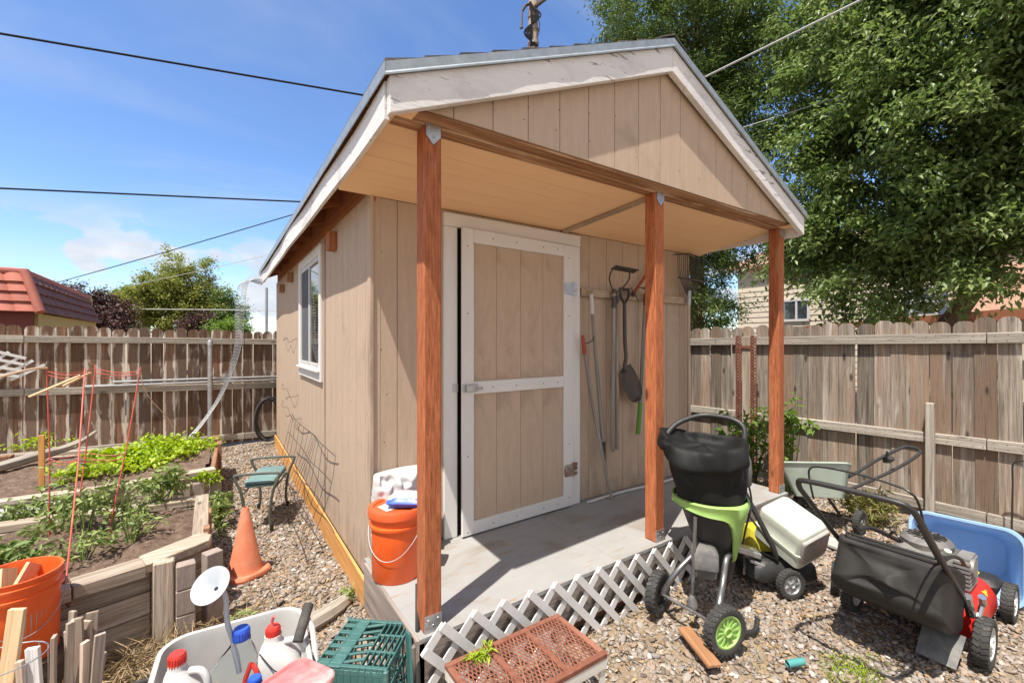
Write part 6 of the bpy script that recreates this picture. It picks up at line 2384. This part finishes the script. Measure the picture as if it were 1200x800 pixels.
house_window(5.69, 7.1, 2.36, 3.24, 'v', m['whitepl'])
house_window(2.12, 2.80, 2.36, 3.36, 'h', m['whitepl'], m['bluetrim'])
MB().prism([(16.3, -12, 2.30), (XH - .03, -12, 3.75), (XH - .03, -12, 3.82), (16.3, -12, 2.39)], (0, 13.6, 0)).build('lower_roof', m['terra'], hr)
MB().bx(16.6, XH - .04, -11.9, 1.5, 0, 2.5).build('wing_wall', m['beige'], hr)
ea = MB()
ea.prism([(16.0, 5.9, 1.93), (16.0, -7.0, 2.40), (16.0, -7.0, 2.90), (16.0, 5.9, 2.06)], (.08, 0, 0))
ea.build('eave_board', m['brownedge'], hr)
for y in (5.6, 2.0, -2.0, -6.):
    MB().bx(16.02, 16.14, y - .06, y + .06, 0, 1.95, 2).build('eave_post', m['brownedge'], hr)


# ------------------------------------------------------------------ trees
def tree(name, label, base, trunk, blobs, ncl, nlf, clr, lsize, mat, seed, group, trunk_r=(.3, .1), limbs=10, droop=.5, aspect=.36, inner=.35):
    rng = np.random.default_rng(seed)
    root = thing(name, label, 'tree', base, group=group)
    tb = MB()
    tp = catmull(trunk, 5)
    k = len(tp)
    tb.tube(tp, [trunk_r[0] + (trunk_r[1] - trunk_r[0]) * i / (k - 1) for i in range(k)], 10)
    vol = np.array([b[3] * b[4] * b[5] for b in blobs])
    pick = rng.choice(len(blobs), ncl, p=vol / vol.sum())
    d = rng.normal(size=(ncl, 3))
    d /= np.linalg.norm(d, axis=1, keepdims=True)
    rad = inner + (1 - inner) * rng.uniform(0, 1, (ncl, 1)) ** .55
    B = np.array([b[:6] for b in blobs])[pick]
    wob = 1 + .16 * np.sin(d[:, 0:1] * 7 + seed) * np.cos(d[:, 2:3] * 6 + seed * 2) + .10 * rng.normal(size=(ncl, 1))
    C = B[:, :3] + d * rad * B[:, 3:6] * wob
    for i in range(limbs):
        q = Vector(C[rng.integers(0, ncl)])
        s = tp[int(k * rng.uniform(.35, .95))]
        mid = s.lerp(q, .5) + Vector((0, 0, .25 * (q - s).length * .4))
        r0 = trunk_r[1] * rng.uniform(.35, .75)
        tb.tube(catmull([s, mid, q], 5), [r0 * (1 - .85 * j / 10) for j in range(11)], 6)
    tb.build('trunk', m['bark'], root, smooth=True)
    # leaves of each cluster hang along a drooping twig
    n = ncl * nlf
    ci = np.repeat(np.arange(ncl), nlf)
    out_ = (C - B[:, :3]) / (np.linalg.norm(C - B[:, :3], axis=1, keepdims=True) + 1e-6)
    tw = out_ + rng.normal(size=(ncl, 3)) * .5
    tw[:, 2] -= droop * .6
    tw /= np.linalg.norm(tw, axis=1, keepdims=True)
    t = rng.uniform(-1, 1, (n, 1))
    sc = clr * rng.uniform(.6, 1.35, (ncl, 1))
    off = rng.normal(size=(n, 3)) * .42
    off[:, 2] *= .75
    P = C[ci] + sc[ci] * (off + tw[ci] * t * .9)
    V, F = leaves(P, lsize, rng, droop, aspect, .55, .16, follow=tw[ci] * .7)
    tone = np.clip(np.repeat(rng.uniform(0, 1, ncl), nlf) * .35 + rng.uniform(0, .65, n), 0, 1)
    cloud_mesh('crown', mat, root, V, F, np.repeat(tone, 4))
    return root


tree('ash_tree', 'large green ash tree with drooping leaves overhanging the right fence', (11.6, 1.3, 0),
     [(11.6, 1.3, -.05), (11.5, .9, 1.4), (11.3, .25, 2.5), (11.1, -.5, 4.2), (11.2, -.8, 6.0), (11.3, -.5, 8.0)],
     [(11.0, .5, 6.1, 2.9, 2.7, 2.9, 0), (10.2, -2.0, 6.6, 2.3, 2.4, 2.6, 0), (11.0, 1.7, 8.0, 2.2, 2.0, 2.5, 0), (10.3, .8, 4.0, 1.7, 1.7, 1.5, 0), (10.0, 2.0, 4.4, 1.3, 1.2, 1.3, 0), (9.5, -2.4, 4.4, 1.6, 1.9, 1.2, 0), (10.1, 1.35, 3.1, 1.4, 1.5, 1.1, 0), (9.8, -1.2, 3.5, 1.3, 1.4, .85, 0), (9.9, .1, 3.2, 1.1, 1.2, .9, 0), (9.9, -1.4, 3.0, 1.0, 1.2, .6, 0), (10.6, 2.7, 3.5, 1.1, 1.1, .9, 0), (10.7, 3.3, 4.7, 1.2, 1.1, 1.1, 0), (10.4, -.9, 9.2, 2.6, 3.0, 2.0, 0)],
     940, 235, .39, .125, m['leafbright'], 51, 'trees beyond the right fence', (.19, .10), 26, .75, .44, inner=.2)
tree('shade_tree', 'tall dark-leaved tree behind the shed roof, left of the ash tree', (11.6, 6.4, 0),
     [(11.6, 6.4, -.05), (11.5, 6.2, 2.4), (11.2, 6.0, 5.0), (11.0, 5.8, 8.5), (10.8, 5.7, 11.)],
     [(10.9, 5.6, 6.4, 2.0, 2.3, 3.0, 0), (10.7, 6.3, 10.2, 2.5, 2.8, 2.9, 0), (11.4, 4.6, 9.3, 1.7, 1.5, 2.5, 0), (10.9, 6.3, 3.4, 1.5, 1.5, 1.6, 0)],
     640, 210, .39, .12, m['leafdark'], 52, 'trees beyond the right fence', (.24, .10), 22, .6, .34, inner=.2)
tree('young_tree', 'small yellow-green tree seen between shed wall and right porch post', (13.4, 7.4, 0),
     [(13.4, 7.4, 0), (13.4, 7.3, 1.2), (13.4, 7.3, 2.6)],
     [(13.3, 7.2, 2.6, 1.2, 1.3, 1.5, 0)], 110, 110, .33, .10, m['leafbush'], 53, 'trees beyond the right fence', (.09, .04), 8, .4, .4)
tree('broadleaf_tree', 'rounded olive-green tree in the gap beyond the back fence', (-2.3, 25.8, 0),
     [(-2.3, 25.8, 0), (-2.25, 25.8, 1.8), (-2.2, 25.7, 4.2)],
     [(-2.05, 25.6, 4.5, 1.3, 1.2, 1.35, 0), (-1.2, 25.2, 3.6, 1.2, 1.1, 1.0, 0), (-3.2, 26.0, 3.5, 1.4, 1.2, 1.1, 0), (-2.0, 25.4, 2.7, 1.8, 1.3, .9, 0), (-.9, 25.3, 2.9, .9, .9, .9, 0), (-4.0, 25.5, 3.15, 1.1, 1.0, .95, 0), (-2.9, 25.3, 4.2, 1.0, 1.0, .9, 0)], 430, 120, .34, .115, m['leafback'], 54, 'trees beyond the back fence', (.2, .07), 14, .2, .55)
tree('conifer_tree', 'small dark-green tree right of the rounded olive tree', (-.15, 24.2, 0),
     [(-.3, 24.2, 0), (-.3, 24.2, 1.6), (-.35, 24.2, 3.2)],
     [(-.45, 24.3, 3.3, .7, .6, .75, 0), (-.05, 24.1, 2.6, .75, .6, .6, 0)], 60, 110, .28, .11, m['leafdark'], 55, 'trees beyond the back fence', (.1, .04), 8, .2, .5)
tree('plum_tree', 'dark purple-leaved tree beside the red tiled roof', (-5.0, 23.5, 0),
     [(-5.0, 23.5, 0), (-5.0, 23.5, 1.4), (-5., 23.5, 3.2)],
     [(-5.6, 23.6, 2.95, 1.35, 1.0, .9, 0), (-4.5, 23.4, 2.35, .9, .9, .75, 0)], 130, 110, .34, .12, m['leafpurple'], 56, 'trees beyond the back fence', (.14, .05), 10, .2, .5)
tree('plum_tree', 'low purple-leaved shrub tree before the rounded olive tree', (-1.35, 21.5, 0),
     [(-1.35, 21.5, 0), (-1.35, 21.5, 1.2), (-1.35, 21.5, 2.2)],
     [(-1.35, 21.5, 2.1, .75, .6, .6, 0)], 45, 110, .25, .11, m['leafpurple'], 57, 'trees beyond the back fence', (.07, .03), 6, .2, .5)
tree('young_tree', 'light green low tree just left of the shed beyond the back fence', (-.25, 20.5, 0),
     [(-.25, 20.5, 0), (-.25, 20.5, 1.2), (-.25, 20.5, 2.0)],
     [(-.35, 20.5, 1.95, .8, .6, .55, 0)], 45, 110, .25, .11, m['leafbush'], 58, 'trees beyond the back fence', (.07, .03), 6, .2, .5)
tree('broadleaf_tree', 'mid-green tree between purple tree and rounded olive tree', (-3.9, 27.5, 0),
     [(-3.9, 27.5, 0), (-3.9, 27.5, 1.6), (-3.9, 27.5, 3.2)],
     [(-3.9, 27.5, 3.5, 1.2, 1., 1.2, 0)], 70, 110, .32, .13, m['leafbush'], 59, 'trees beyond the back fence', (.13, .05), 8, .2, .5)

# ------------------------------------------------------------------ utility pole and wires
up = thing('utility_pole', 'weathered utility pole with bracket arms rising behind the shed roof', 'pole', (7.61, 9.41, 0))
MB().tube([(7.61, 9.41, 0), (7.61, 9.41, 13.6)], [.18, .15], 12).build('pole_shaft', m['pole'], up, smooth=True)
rt = Vector((.83, -.558, 0))
P0 = Vector((7.61, 9.41, 0))


def up_pt(dx, z, dd=0):
    return P0 + rt * dx + Vector((.558, .83, 0)) * dd + Vector((0, 0, z))


MB().beam(up_pt(.05, 12.15, -.14), up_pt(.85, 12.75, -.14), .10, .08).build('cross_arm', m['bark'], up, bevel=.008)
MB().tube([up_pt(-.05, 12.3, -.1), up_pt(-.24, 12.2, -.12), up_pt(-.37, 11.98, -.14)], .042, 8).build('bracket_arm', m['bark'], up, smooth=True)
mb = MB()
mb.tube([up_pt(-.37, 12.0, -.15), up_pt(-.38, 11.5, -.15)], .04, 8)
mb.lathe([(.0001, 0), (.06, .01), (.06, .06), (.03, .08)], up_pt(-.38, 11.45, -.15), (0, 0, 1), 10)
mb.build('insulator', m['bluetrim'], up, smooth=True)
mb = MB()
for k in range(6):
    x = -.18 + .06 * k
    mb.tube(catmull([up_pt(x * .6, 12.3 - .05 * k, -.16), up_pt(x + .1, 11.8, -.2), up_pt(-.05 - .05 * k, 11.3, -.2), up_pt(.05 * (k - 2), 10.9, -.15)], 5), .022, 5)
mb.tube(catmull([up_pt(.1, 11.9, -.15), up_pt(.19, 11.6, -.17), up_pt(.17, 11.3, -.17), up_pt(.1, 11.2, -.15)], 4), .012, 5)
mb.build('cable_bundle', m['wire'], up)
mb = MB()
for z in (11.05, 11.5, 11.9):
    mb.lathe([(.15, -.03), (.178, -.03), (.178, .03), (.15, .03)], up_pt(0, z), (0, 0, 1), 14)
mb.build('pole_band', m['rustmetal'], up)


def wire(label, a, b, r, mat, sag=.0, grp='overhead wires'):
    a, b = Vector(a), Vector(b)
    pts = [a.lerp(b, t / 24) - Vector((0, 0, 4 * sag * (t / 24) * (1 - t / 24))) for t in range(25)]
    o = MB().tube(pts, r, 6).build('power_line', mat, base=a, smooth=True)
    tag(o, label, 'wire', grp)


def ext(a, b, t):
    return tuple(Vector(a).lerp(Vector(b), t))


wire('thick black overhead wire crossing the upper left sky', (-12.6, 15.2, 8.65), (7.55, 9.4, 8.50), .026, m['wire'])
wire('level black overhead wire crossing the middle left sky', (-13., 15.9, 4.82), (7.55, 9.4, 5.69), .021, m['wire'])
wire('thin black wire rising from the left trees towards the shed eave', (-9.5, 30., 3.75), (7.55, 9.4, 7.95), .018, m['wire'], .12)
wire('faint thin wire low in the clouds above the fence beside the eave', (-7.5, 27., 3.4), (7.55, 9.4, 6.6), .010, m['wirelight'], .3)
wire('pale wire running level in front of the rounded olive tree', (-9.0, 27.8, 3.1), (3.0, 19.6, 2.98), .022, m['wirelight'])
wire('bright grey service wire slanting up right of the shed gable', (7.65, 9.4, 7.33), ext((7.601, 3.392, 7.043), (7.429, -.107, 6.775), 2.2), .018, m['wirelight'])
wire('lower grey service wire crossing in front of the ash tree', (7.65, 9.4, 6.29), ext((7.253, 2.421, 5.502), (9.367, -1.409, 6.098), 1.9), .010, m['wirelight'])
